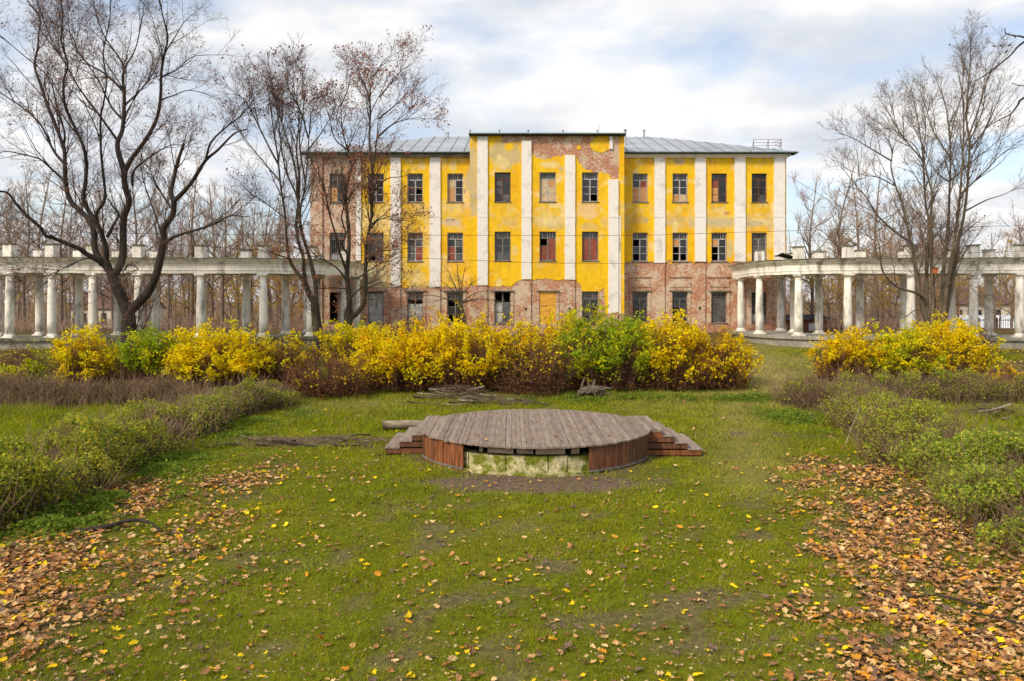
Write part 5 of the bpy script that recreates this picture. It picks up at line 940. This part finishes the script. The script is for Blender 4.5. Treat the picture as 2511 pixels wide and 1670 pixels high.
# ------------------------------------------------------------------ hedges
def hedge(label, x0, y0, x1, y1, wd, ht, seed, stems, leaves, pal, wts, green=lambda t: 1.0):
    rng = np.random.default_rng(seed); A = np.array([x0, y0]); B = np.array([x1, y1]); D = B-A; Ln = np.linalg.norm(D); D /= Ln; Nn = np.array([-D[1], D[0]])
    ox, oy = (A+B)/2; root = tag(empty('hedge', (ox, oy, 0)), label, 'hedge', 'overgrown low hedges of the parterre')
    def pos(n):
        t = rng.random(n); s = (rng.random(n)+rng.random(n)-1)*.5*wd*1.15; wob = 0.25*np.sin(t*Ln*1.1+seed); p = A+D*(t*Ln)[:, None]+Nn*(s+wob)[:, None]; return t, s, p
    t, s, p = pos(stems); g = gz(p[:, 0], p[:, 1]); hh = ht*(0.35+1.2*(fbm(t*Ln*.8, s*.8+3, seed, 3)-.1))*(1-0.35*(np.abs(s)/wd*2)**2)*np.where(rng.random(stems) < .1, rng.uniform(1.1, 1.55, stems), rng.uniform(.55, 1.1, stems))
    pts = []
    for k in range(stems):
        dx = rng.normal(size=2)*.2; z = hh[k]; b = np.array([p[k, 0], p[k, 1], g[k]]); q = b+np.array([[0, 0, 0], [dx[0]*.4, dx[1]*.4, z*.45], [dx[0], dx[1], z*.8], [dx[0]*1.5+rng.normal()*.05, dx[1]*1.5, z]]); pts.append((q[[0, 1, 3]], np.array([.009, .007, .004]), 3))
        for m in range(2):
            o = q[1]+(q[2]-q[1])*rng.random(); d = rng.normal(size=3)*.13; d[2] = abs(d[2])+.12; pts.append((np.array([o, o+d*1.5]), np.array([.006, .004]), 3))
    off_ = np.array([ox, oy, 0]); V, F = tubes(pts); link('stems', mesh_np('stems', V-off_, F, M['twig_hedge']), root)
    t, s, p = pos(leaves); g = gz(p[:, 0], p[:, 1]); hh = ht*(0.35+1.2*(fbm(t*Ln*.8, s*.8+3, seed, 3)-.1))*(1-0.35*(np.abs(s)/wd*2)**2); z = g+hh*(0.2+0.95*rng.random(leaves)**.6)
    clump = fbm(p[:, 0]*1.5, p[:, 1]*1.5+z*1.5, seed+9, 4); keep = (clump > 0.43) & (rng.random(leaves) < np.array([green(q) for q in t])); P = np.stack([p[:, 0], p[:, 1], z], 1)[keep]
    pal = np.array(pal); ci = rng.choice(len(pal), len(P), p=np.array(wts)/sum(wts)); V, F = leaf_quads(P, rng.uniform(.05, .095, len(P)), rng, .6, .2); link('leaves', mesh_np('leaves', V-off_, F, M['leaf'], np.repeat(pal[ci]*rng.uniform(.7, 1.2, (len(P), 1)), 4, 0)), root)
HG = [(0.36, 0.43, 0.05), (0.50, 0.50, 0.06), (0.25, 0.33, 0.04), (0.62, 0.52, 0.05)]; HB = [(0.22, 0.22, 0.06), (0.28, 0.20, 0.09), (0.20, 0.14, 0.08)]
hedge('tall grey brown hedge running from the lawn towards the middle thicket, left of the stage', -9.0, 28.3, -9.8, 20.6, 1.9, 1.2, 1, 1800, 34000, HG, (3, 2, 2, 1), lambda t: .9)
hedge('green leafy hedge in the lower left corner', -9.3, 20.0, -9.4, 10.8, 2.2, 1.2, 2, 1500, 80000, HG, (3, 3, 2, 2), lambda t: 1)
hedge('brown twiggy hedge running across behind the left lawn', -24, 27.8, -11.2, 27.9, 1.5, 1.2, 3, 2200, 9000, HB, (2, 2, 2), lambda t: .6)
hedge('brown twiggy hedge at the head of the right parterre beside the path', 10.6, 28.6, 11.4, 24.0, 1.7, 1.15, 4, 1300, 9000, HG, (3, 2, 2, 1), lambda t: .7)
hedge('half leafy brown hedge in the middle of the right parterre edge', 10.9, 23.6, 9.6, 17.4, 2.2, 1.15, 5, 1500, 32000, HG, (3, 3, 2, 1), lambda t: .85)
hedge('fresh green leafy hedge in the lower right corner', 9.5, 17.0, 8.4, 10.0, 2.3, 1.25, 6, 1200, 60000, [(0.32, 0.42, 0.05), (0.46, 0.50, 0.07), (0.23, 0.31, 0.045), (0.60, 0.55, 0.06)], (3, 3, 2, 1), lambda t: 1)
hedge('brown green hedge running across behind the right lawn', 12.2, 28.6, 24, 28.2, 1.5, 1.1, 7, 1800, 18000, HG, (3, 2, 2, 1), lambda t: .8)
# ------------------------------------------------------------------ logs, branches, roots, cables
def tube_obj(name, pts, r0, r1, mat, label=None, cat=None, group=None, sides=8, parent=None, n=5, cap=True):
    c = catmull(pts, n); rr = np.linspace(r0, r1, len(c)); V, F = tubes([(c, rr, sides)])
    fs = [F, np.array([list(range(sides))]), np.array([[len(V)-sides+k for k in range(sides)][::-1]])] if cap else [F]
    b = c[0].copy() if parent is None else np.zeros(3); o = link(name, mesh_np(name, V-b, fs, M[mat], smooth=True), parent, tuple(b) if parent is None else None)
    if label: tag(o, label, cat, group)
    return o
lg = tube_obj('log', [(-3.9, 23.2, .13), (-3.0, 23.25, .135), (-2.0, 23.35, .13)], .135, .125, 'log_bark', 'pale felled log lying behind the stage steps', 'log', sides=14)
tube_obj('hollow_log', [(-10.0, 22.6, .14), (-9.5, 22.45, .14)], .12, .13, 'log_bark', 'short hollow log end under the hedge left of the stage', 'log', sides=12)
g0 = lambda x, y, h=0: (x, y, float(gz(x, y))+h)
tube_obj('fallen_branch', [g0(-7.35, 12.85, .03), g0(-6.9, 12.95, .08), g0(-6.5, 13.1, .15), g0(-6.15, 13.05, .13), g0(-5.85, 12.8, .04)], .045, .018, 'bark_dark', 'curved dark fallen branch among leaves at the lower left', 'branch')
tube_obj('fallen_branch', [g0(11.6, 27.2, .03), g0(10.6, 27.5, .05), g0(9.7, 27.6, .03)], .03, .012, 'stick_pale', 'thin pale branch lying on the path beside the right hedge', 'branch', sides=6)
tube_obj('leaning_stick', [g0(9.0, 20.7, 0), g0(9.2, 20.75, .5), g0(9.45, 20.8, 1.0)], .014, .008, 'stick_pale', 'pale stick leaning against the right hedge', 'stick', sides=6)
tube_obj('fallen_branch', [g0(-13.5, 24.2, .03), g0(-12.3, 24.8, .06), g0(-11.2, 25.2, .1), g0(-10.3, 25.5, .15)], .03, .012, 'bark_dark', 'long thin branch lying on the left lawn behind the hedge', 'branch', sides=6)
tube_obj('fallen_branch', [g0(7.15, 10.6, .05), g0(7.0, 10.2, .06), g0(6.8, 9.8, .04)], .016, .008, 'bark_dark', 'short dark twig on the leaf litter at the lower right', 'branch', sides=6)
tube_obj('fallen_branch', [g0(5.9, 9.6, .05), g0(5.5, 9.9, .10), g0(5.1, 9.95, .06)], .016, .008, 'bark_dark', 'dark forked twig among the leaves at the lower right', 'branch', sides=6)
tube_obj('fallen_branch', [g0(5.45, 9.75, .02), g0(5.9, 9.0, .12), g0(6.1, 8.4, .06)], .013, .007, 'bark_dark', 'long thin dark branch lying over the leaves at the lower right', 'branch', sides=6)
tube_obj('yellow_stem', [g0(4.6, 8.75, .03), g0(5.0, 8.45, .06), g0(5.35, 8.2, .03)], .009, .005, 'plywood_orange', 'bright yellow bare stem on the leaves in the lower right corner', 'stick', sides=5)
def pile(label, cx_, cy_, rx, ry, h, n, nt, seed, mats=('stick', 'stick_pale', 'bark_dark')):
    rng = np.random.default_rng(seed); zb = float(gz(cx_, cy_)); root = tag(empty('branch_pile', (cx_, cy_, zb)), label, 'branch pile', 'heaps of cut branches on the lawn')
    def stick(r, L):
        x, y = rng.normal()*rx*.45, rng.normal()*ry*.45; hz = h*max(0.05, 1-(x/rx)**2-(y/ry)**2)*rng.random(); a = rng.uniform(0, 6.283) if rng.random() < .45 else rng.normal()*.5; d = np.array([math.cos(a), math.sin(a)*.7, rng.normal()*.12]); q = np.array([x, y, hz+.02])
        p = np.array([q-d*L/2, q+rng.normal(size=3)*.05, q+d*L/2]); p[:, 2] = np.maximum(p[:, 2], .015); return catmull(p, 2), np.linspace(r, r*.5, 5)
    for k in range(n):
        p, r = stick(rng.uniform(.014, .032), rng.uniform(.7, 1.5)); V, F = tubes([(p, r, 5)]); link('branch', mesh_np('branch', V, F, M[mats[k % len(mats)]]), root)
    V, F = tubes([(*stick(.006, rng.uniform(.3, .8)), 3) for _ in range(nt)]); o = link('twigs', mesh_np('twigs', V, F, M['stick']), root); o['kind'] = 'stuff'
pile('low heap of cut branches on the grass behind the stage', -0.9, 28.2, 2.2, .6, .34, 20, 180, 3)
pile('flat brown heap of brushwood on the ground left of the stage', -4.6, 21.0, 1.4, .7, .18, 14, 110, 4, ('stick', 'bark_dark', 'stick'))
pile('tangled heap of cut branches near the right edge', 16.2, 25.6, 2.0, .8, .5, 22, 300, 5)
pile('small patch of brushwood on the ground far left of the stage', -6.6, 20.9, 1.4, .6, .16, 10, 90, 6, ('stick', 'bark_dark', 'stick'))
pile('heap of dry brushwood at the foot of the middle thicket', -2.0, 29.2, 1.6, .5, .5, 14, 240, 7)
rng = np.random.default_rng(8); sx, sy = px2x(1452, 29.2), 29.2; zb = float(gz(sx, sy)); root = tag(empty('uprooted_stump', (sx, sy, zb)), 'gnarled grey uprooted stump standing on the grass before the green shrub', 'stump')
V, F = tubes([(catmull([(-.45, .1, .15), (-.1, 0, .28), (.25, 0, .25), (.5, .1, .12)], 4), np.array([.12, .15, .17, .19, .2, .2, .2, .2, .19, .18, .16, .14, .1]), 8)]); link('body', mesh_np('body', V, F, M['rootwood'], smooth=True), root)
for k in range(24):
    a = rng.uniform(0, 6.28); d = np.array([math.cos(a), math.sin(a)*.8, rng.uniform(-.4, .8)]); o = np.array([rng.uniform(-.35, .35), 0, .25]); L = rng.uniform(.25, .5); p = [o, o+d*L*.5+rng.normal(size=3)*.06, o+d*L+rng.normal(size=3)*.1]; p = catmull(p, 3); p[:, 2] = np.maximum(p[:, 2], .02); V, F = tubes([(p, np.linspace(.09, .03, len(p)), 6)]); link('root', mesh_np('root', V, F, M['rootwood'], smooth=True), root)
p = catmull([(0.1, 0, .25), (.06, 0, .5), (.12, 0, .72)], 4); V, F = tubes([(p, np.linspace(.13, .02, len(p)), 6)]); link('root', mesh_np('root', V, F, M['rootwood'], smooth=True), root)
def cable(pts, Y, label, r=0.010):
    c = catmull([P3(a, b, Y) for a, b in pts], 8); V, F = tubes([(c, np.full(len(c), r), 4)]); tag(link('overhead_cable', mesh_np('overhead_cable', V, F, M['cable'])), label, 'cable', 'overhead cables')
cable([(-300, 548), (0, 569), (250, 585), (500, 604), (700, 617), (940, 629), (1180, 639), (1350, 645), (1600, 645), (1850, 640), (2511, 615), (2900, 590)], 41.0 if False else 40.6, 'sagging lower overhead cable crossing in front of the mansion and left colonnade')
cable([(-300, 566), (400, 573), (760, 577), (1130, 577), (1560, 577), (1900, 567), (2511, 553), (2900, 546)], 40.8, 'thin upper overhead cable crossing in front of the mansion')
cable([(1930, 430), (1990, 465), (2060, 505), (2200, 560)], 53.5, 'thin wire slanting down from the right corner of the mansion', .012)
# birdhouse on the many stemmed tree
bx_, by_ = px2x(2292, 37.4), 37.35; bz = py2z(671, 37.4)
bh = tag(empty('birdhouse', (bx_, by_, bz)), 'small orange brown wooden birdhouse fixed to the many stemmed tree', 'birdhouse')
link('body', boxmesh('body', M['birdhouse'], -.09, .09, -.09, .09, 0, .28), bh); link('roof', MB().prism([(-.13, -.14), (.13, -.14), (.13, .12), (-.13, .12)], .283, .31).mesh('roof', M['stick']), bh); link('entrance_hole', MB().lathe([(.025, 0), (.025, .004)], 10).mesh('entrance_hole', M['painted_dark']), bh, (0, -.092, .19)).rotation_euler = (R(90), 0, 0); link('mounting_post', boxmesh('mounting_post', M['bark_dark'], -.025, .025, .091, .13, -0.6, .35), bh)
# shed, houses and fence behind the right colonnade
sx, sy = px2x(1978, 58), 58; zg = 1.15
sh = tag(empty('shed', (sx, sy, zg)), 'low dark red shed with corrugated roof behind the right colonnade', 'shed')
link('wall', MB().box(-1.7, 1.7, 0, 2, -0.2, 1.25).mesh('wall', M['shed_wall']), sh); link('door', boxmesh('door', M['board_white'], .15, .75, -.04, -.004, 0, 1.0), sh)
V = []; F = []
for k in range(41):
    x = -1.95+3.9*k/40; V += [(x, -.3, 1.32+.03*(k % 2)), (x, 2.3, 1.62+.03*(k % 2))]
for k in range(40): F.append([2*k, 2*k+2, 2*k+3, 2*k+1])
o = link('roof', MB().add(V, F).mesh('roof', M['roof_edge']), sh); o.modifiers.new('s', 'SOLIDIFY').thickness = .02
wl = [(AX+18.3, 53.5), (AX+18.3, 58)]
lt = MB().add([(px2x(1925, 53), 53, .9), (px2x(1925, 53), 57.5, .9), (px2x(1925, 53), 57.5, 2.6), (px2x(1925, 53), 53, 1.7)], [[0, 1, 2, 3]])
def house(label, px, Y, wd, dp, hw, hr, zb, roofm, rot=0.0):
    h = tag(empty('house', (px2x(px, Y), Y, zb)), label, 'house'); h.rotation_euler.z = rot
    link('wall', MB().box(-wd/2, wd/2, 0, dp, 0, hw).add([(-wd/2, 0, hw), (-wd/2, dp, hw), (-wd/2, dp/2, hw+hr), (wd/2, 0, hw), (wd/2, dp, hw), (wd/2, dp/2, hw+hr)], [[0, 2, 1], [3, 4, 5]]).mesh('wall', M['wall_cream']), h)
    rf = link('roof', MB().add([(-wd/2-.4, -.4, hw-.15), (wd/2+.4, -.4, hw-.15), (wd/2+.4, dp/2, hw+hr+.06), (-wd/2-.4, dp/2, hw+hr+.06), (-wd/2-.4, dp+.4, hw-.15), (wd/2+.4, dp+.4, hw-.15)], [[0, 1, 2, 3], [3, 2, 5, 4]]).mesh('roof', M[roofm]), h); rf.modifiers.new('s', 'SOLIDIFY').thickness = .12
    link('chimney', boxmesh('chimney', M['brick_bare'], -wd*.2, -wd*.2+.6, dp*.5, dp*.5+.6, hw+hr-.5, hw+hr+.7), rf)
    for k in range(3):
        x = -wd*.3+wd*.3*k; f = link('window', boxmesh('window', M['frame_white'], x-.55, x+.55, -.05, -.004, hw*.3, hw*.82), h); link('pane', boxmesh('pane', M['glass'], x-.45, x+.45, -.06, -.052, hw*.35, hw*.78), f)
    return h
house('low house with pale metal roof seen between the last right columns', 2420, 92, 9, 7, 2.0, 1.6, -1.6, 'metal_roof_white'); house('dark roofed pale house far behind the right columns', 2400, 125, 11, 8, 5.0, 2.6, -1.6, 'roof_dark', .1); house('pale house with orange brown roof far behind the left columns', 255, 130, 12, 8, 4.2, 2.5, -1.6, 'roof_dark', -.1); house('small pale roofed outbuilding just right of the birdhouse tree', 2355, 84, 5, 5, 1.7, 1.2, -1.5, 'metal_roof_white', .3)
fe = tag(empty('fence', (px2x(2420, 68), 68, 1.0)), 'dark red metal rail fence behind the rightmost columns', 'fence')
for k in range(8): link('post', boxmesh('post', M['fence_dark'], -5.5+k*1.6-.05, -5.5+k*1.6+.05, -.05, .05, -.6, 1.35), fe)
for h in (.1, 1.1): link('rail', boxmesh('rail', M['fence_dark'], -5.5, 5.7, -.09, -.052, h, h+.06), fe)
for k in range(56): link('picket', boxmesh('picket', M['fence_dark'], -5.4+k*.2-.012, -5.4+k*.2+.012, -.12, -.092, 0, 1.3), fe)
# ------------------------------------------------------------------ undergrowth behind colonnades, ground plants
def brush(name, label, n, region, hgt, mat, seed, ck='undergrowth', sc=1.0):
    rng = np.random.default_rng(seed); pts = []
    X, Y = region(rng, n); g = gz(X, Y); hf = .25+1.5*fbm(X*.25, Y*.12, seed, 4)**1.5
    for k in range(n):
        z = hgt*rng.uniform(.4, 1.1)*hf[k]; d = rng.normal(size=2)*.3*sc; b = np.array([X[k], Y[k], g[k]]); pts.append((b+np.array([[0, 0, 0], [d[0]*.5, d[1]*.5, z*.6], [d[0]*1.3, d[1]*1.3, z]]), np.array([.018, .013, .007])*sc, 3))
        for m in range(3):
            o = b+np.array([d[0]*.5, d[1]*.5, z*rng.uniform(.3, .8)]); e = rng.normal(size=3)*.3*sc; e[2] = abs(e[2]); pts.append((np.array([o, o+e]), np.array([.01, .006])*sc, 3))
    V, F = tubes(pts); o = link(name, mesh_np(name, V, F, M[mat])); o['kind'] = 'stuff'; tag(o, label, ck)
def regL(rng, n): Y = rng.uniform(53, 85, n); px = rng.uniform(-60, 800, n); return px2x(px, Y), Y
def regR(rng, n): Y = rng.uniform(55, 75, n); px = rng.uniform(2010, 2330, n); return px2x(px, Y), Y
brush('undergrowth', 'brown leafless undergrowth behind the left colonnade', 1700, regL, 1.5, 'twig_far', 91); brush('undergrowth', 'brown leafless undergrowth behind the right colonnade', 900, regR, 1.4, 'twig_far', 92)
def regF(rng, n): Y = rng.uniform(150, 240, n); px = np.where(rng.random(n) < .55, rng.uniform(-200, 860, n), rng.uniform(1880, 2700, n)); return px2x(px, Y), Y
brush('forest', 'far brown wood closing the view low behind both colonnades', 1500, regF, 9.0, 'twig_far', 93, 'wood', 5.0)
def ground_plants():
    rng = np.random.default_rng(95); P = []; S = []; C = []
    pal = np.array([(0.15, 0.25, 0.03), (0.22, 0.31, 0.035), (0.30, 0.36, 0.045)])
    spots = [(-8.2, 18.2, .9, 2.2, 5000), (-7.6, 15.2, .8, 1.6, 4500), (-7.9, 13.4, .7, 1.0, 3000), (-7.7, 25.0, .8, 2.2, 4000), (-8.0, 22.6, .6, 1.0, 1600), (9.2, 24.8, 1.0, 1.8, 6000), (12.8, 25.4, 1.8, 1.0, 5000), (11.5, 13.5, 1.6, 2.6, 4000), (-12, 20, 2.4, 3.5, 5000), (12.2, 19.5, 1.8, 3.5, 5000), (8.5, 28.8, 1.6, .6, 3500), (3, 28.9, 4, .5, 4500), (-14, 24.5, 3.5, 2, 5000), (15.5, 22.5, 2.5, 2.5, 7000)]
    for x, y, rx, ry, n in spots:
        X = x+rng.normal(size=n)*rx*.6; Y = y+rng.normal(size=n)*ry*.6; cl_ = fbm(X*1.4, Y*1.4, 96, 3); k = cl_ > .43; X, Y = X[k], Y[k]; h = .03+.2*sstep(.43, .7, cl_[k])*rng.random(k.sum())
        P.append(np.stack([X, Y, gz(X, Y)+h], 1)); S.append(rng.uniform(.05, .10, len(X))); C.append(pal[rng.integers(0, 3, len(X))]*rng.uniform(.7, 1.2, (len(X), 1)))
    P = np.concatenate(P); keep = np.hypot(P[:, 0]-SC[0], P[:, 1]-SC[1]) > 3.4; P = P[keep]; V, F = leaf_quads(P, np.concatenate(S)[keep], rng, .65, .6); o = link('ground_cover', mesh_np('ground_cover', V, F, M['leaf'], np.repeat(np.concatenate(C)[keep], 4, 0))); o['kind'] = 'stuff'; tag(o, 'bright green low weeds along the hedges', 'weeds')
ground_plants()
# ------------------------------------------------------------------ grass
def outside_things(X, Y):
    k = np.hypot(X-SC[0], Y-SC[1]) > DR-0.02
    k &= ~((X > 3.2) & (X < 4.8) & (Y > 19.2) & (Y < 21.55)); k &= ~((X < -1.9) & (X > -3.25) & (Y > 19.4) & (Y < 21.65)); return k
def in_view(X, Y, m=0.6): return np.abs(X) < Y*CX/FP*1.02+m
def make_grass():
    rng = np.random.default_rng(99); Xs = []; Ys = []; Hs = []; Ws = []
    for y0, y1, den, h, wdt in ((6.8, 10, 3000, .045, .007), (10, 14, 1700, .05, .010), (14, 20, 850, .058, .014), (20, 30, 380, .085, .022), (30, 41.5, 110, .12, .03)):
        wmax = y1*CX/FP+1; n = int(den*(y1-y0)*2*wmax); X = rng.uniform(-wmax, wmax, n); Y = rng.uniform(y0, y1, n)
        f = fbm(X*1.1, Y*1.1, 97, 4); dens = (1-0.93*bare(X, Y))*(1-0.75*litter(X, Y))*(0.25+1.1*sstep(.3, .62, f)); k = (rng.random(n) < dens) & in_view(X, Y) & outside_things(X, Y)
        Xs.append(X[k]); Ys.append(Y[k]); Hs.append(h*rng.uniform(.45, 1.25, k.sum())*(0.35+1.3*f[k])*(1+1.0*(fbm(X[k]*3, Y[k]*3, 201, 2) > .63))*(1+1.3*sstep(9.5, 11, np.abs(X[k]-.3))*(1-sstep(26, 28, Y[k])))); Ws.append(wdt*rng.uniform(.6, 1.2, k.sum()))
    X, Y, H, W = map(np.concatenate, (Xs, Ys, Hs, Ws)); n = len(X); a = rng.uniform(0, 6.283, n); Z = gz(X, Y)-.004; ln = rng.normal(size=(n, 2))*H[:, None]*.75
    dx, dy = np.cos(a)*W/2, np.sin(a)*W/2
    V = np.stack([np.stack([X-dx, Y-dy, Z], 1), np.stack([X+dx, Y+dy, Z], 1), np.stack([X+ln[:, 0], Y+ln[:, 1], Z+H], 1)], 1).reshape(-1, 3)
    d = dry(X, Y); f = fbm(X*.5, Y*.5, 98, 4); C = lerp((0.165, 0.23, 0.009), (0.40, 0.395, 0.018), np.clip(f*.8+.5*(rng.random(n)-.3), 0, 1)); C = lerp(C, np.array((0.42, 0.36, 0.13)), np.clip(d*rng.uniform(.3, 1.3, n), 0, 1)); st = rng.random(n) < .06; C[st] = (0.36, 0.30, 0.12)
    o = link('grass', mesh_np('grass', V, np.arange(3*n).reshape(-1, 3), M['grass_blades'], np.repeat(C*rng.uniform(.75, 1.2, (n, 1)), 3, 0))); o['kind'] = 'stuff'; tag(o, 'short yellow green lawn grass around the stage', 'grass')
make_grass()
# ------------------------------------------------------------------ fallen leaves
lobes = []
for k, (a, r) in enumerate(((-90, .25), (-62, .62), (-40, .50), (-20, .86), (-2, .60), (14, .78), (28, .66), (42, .96), (62, .58), (76, .78), (90, 1.02))): lobes.append((a, r))
half = [(math.cos(R(a))*r, math.sin(R(a))*r) for a, r in lobes]; OUT = half+[(-x, y) for x, y in half[::-1][1:-1]]
OUT = np.array(OUT)*0.52
def leaf_geo(X, Y, Z, S, rng, simple=False):
    out = OUT if not simple else OUT[[1, 3, 5, 7, 8, 10, 12, 13, 15, 17]]; m = len(out); n = len(X); a = rng.uniform(0, 6.283, n); c, s = np.cos(a)[:, None], np.sin(a)[:, None]
    jit = 1+rng.normal(size=(n, m))*.08; ox, oy = out[:, 0][None]*jit, out[:, 1][None]*jit*rng.uniform(.75, 1.05, (n, 1)); curl = rng.uniform(-.5, .8, (n, 1)); r2 = ox**2*1.6+oy**2*rng.uniform(.2, 1.2, (n, 1)); h = curl*r2*1.1+rng.normal(size=(n, m))*.05; tx, ty = rng.normal(size=(n, 1))*.22, rng.normal(size=(n, 1))*.22
    h = h+ox*tx+oy*ty; S_ = S[:, None]; px, py = (ox*c-oy*s)*S_, (ox*s+oy*c)*S_; ring = np.stack([X[:, None]+px, Y[:, None]+py, Z[:, None]+h*S_], -1); ring[..., 2] -= np.minimum(0, ring[..., 2].min(1)-Z+.0)[:, None]
    ctr = np.stack([X, Y, Z+.008], -1)[:, None]; V = np.concatenate([ctr, ring], 1); k = np.arange(m); f = np.stack([np.zeros(m, int), 1+k, 1+(k+1) % m], -1); F = (np.arange(n)[:, None, None]*(m+1)+f[None]).reshape(-1, 3); return V, F, m+1
PAL = np.array([(0.88, 0.62, 0.02), (0.66, 0.40, 0.17), (0.68, 0.31, 0.04), (0.48, 0.225, 0.09), (0.27, 0.14, 0.07), (0.19, 0.125, 0.09), (0.72, 0.50, 0.24)])
CN = ['bright yellow', 'pale tan', 'orange', 'russet brown', 'dark brown', 'grey brown', 'pale straw']
def make_leaves():
    rng = np.random.default_rng(123); X = []; Y = []
    for y0, y1, den in ((6.9, 12, 420), (12, 18, 280), (18, 26, 80), (26, 34, 10), (32, 41, 36)):
        wmax = y1*CX/FP+.5; n = int(den*(y1-y0)*2*wmax); x = rng.uniform(-wmax, wmax, n); y = rng.uniform(y0, y1, n); lt = litter(x, y); k = (rng.random(n) < lt*.42+.56*sstep(.3, .9, lt)) & in_view(x, y, .2) & outside_things(x, y); X.append(x[k]); Y.append(y[k])
    X, Y = np.concatenate(X), np.concatenate(Y); n = len(X); side = litter(X, Y); t = rng.random(n)
    # near the middle of the lawn more yellow and tan, in the drifts more russet
    w0 = np.array([.14, .17, .06, .14, .19, .16, .14]); w1 = np.array([.05, .19, .09, .29, .21, .06, .11]); ci = np.where(rng.random(n) < side*1.2, rng.choice(7, n, p=w1), rng.choice(7, n, p=w0)); C = PAL[ci]*rng.uniform(.75, 1.15, (n, 1)); S = rng.uniform(.06, .14, n)*np.where(rng.random(n) < .2, .6, 1); S = S*np.where(side > .45, .95, 1.0); Z = gz(X, Y)+rng.uniform(.01, .035, n)+np.where(side > .5, rng.uniform(0, .03, n), 0)
    # the ones that show largest in the photo: single objects
    score = S/Y*np.where(ci < 3, 1.35, 1.0)*np.where(side < .35, 1.25, .8); big = np.argsort(-score)[:300]; rest = np.setdiff1d(np.arange(n), big)
    far = rest[(Y[rest] > 11) | (side[rest] > .5)]; near = rest[(Y[rest] <= 11) & (side[rest] <= .5)]; Vs = []; Fs = []; Cs = []; off_ = 0
    for idx, simple in ((near, False), (far, True)):
        V, F, m = leaf_geo(X[idx], Y[idx], Z[idx], S[idx], rng, simple); Vs.append(V.reshape(-1, 3)); Fs.append(F+off_); Cs.append(np.repeat(C[idx], m, 0)); off_ += len(idx)*m
    o = link('leaf_litter', mesh_np('leaf_litter', np.concatenate(Vs), np.concatenate(Fs), M['leaf_ground'], np.concatenate(Cs))); o['kind'] = 'stuff'; tag(o, 'fallen autumn leaves strewn over the lawn and beside the hedges', 'leaf litter')
    for i in big:
        V, F, m = leaf_geo(np.zeros(1), np.zeros(1), np.zeros(1), S[i:i+1], rng); where = 'near left' if X[i] < -2 else ('near right' if X[i] > 2.5 else 'near middle')
        o = link('fallen_leaf', mesh_np('fallen_leaf', V[0], F, M['leaf_ground'], np.repeat(C[i:i+1], m, 0)), None, (X[i], Y[i], Z[i])); tag(o, f'large {CN[ci[i]]} fallen maple leaf lying on the {where} lawn', 'leaf', f'{CN[ci[i]]} fallen leaves on the {where} lawn')
        # stalk
    m_ = 22000; Y3 = 6.9+15*rng.random(m_)**1.4; X3 = rng.uniform(-1, 1, m_)*(Y3*CX/FP+.3); kk = (rng.random(m_) < .25+litter(X3, Y3)) & outside_things(X3, Y3); X3, Y3 = X3[kk], Y3[kk]; V, F = leaf_quads(np.stack([X3, Y3, gz(X3, Y3)+rng.uniform(.005, .03, len(X3))], 1), rng.uniform(.02, .06, len(X3)), rng, .7, .8); cc = np.array([(0.30, 0.20, 0.13), (0.42, 0.29, 0.18), (0.20, 0.14, 0.10), (0.50, 0.40, 0.2)])[rng.integers(0, 4, len(X3))]
    o = link('leaf_scraps', mesh_np('leaf_scraps', V, F, M['leaf_ground'], np.repeat(cc, 4, 0))); o['kind'] = 'stuff'; tag(o, 'torn brown scraps of old leaves trodden into the lawn', 'leaf litter')
    # leaves on the deck
    m_ = 26; a = rng.uniform(0, 6.28, m_); r_ = DR*.95*np.sqrt(rng.random(m_)); X2, Y2 = SC[0]+r_*np.cos(a), SC[1]+r_*np.sin(a); V, F, m = leaf_geo(X2, Y2, np.full(m_, DZ+.012), rng.uniform(.05, .13, m_), rng, True)
    o = link('deck_leaves', mesh_np('deck_leaves', V.reshape(-1, 3), F, M['leaf_ground'], np.repeat(PAL[rng.choice([1, 3, 4, 5], m_)], m, 0))); o['kind'] = 'stuff'; tag(o, 'few small brown leaves scattered on the stage boards', 'leaf litter')
make_leaves()
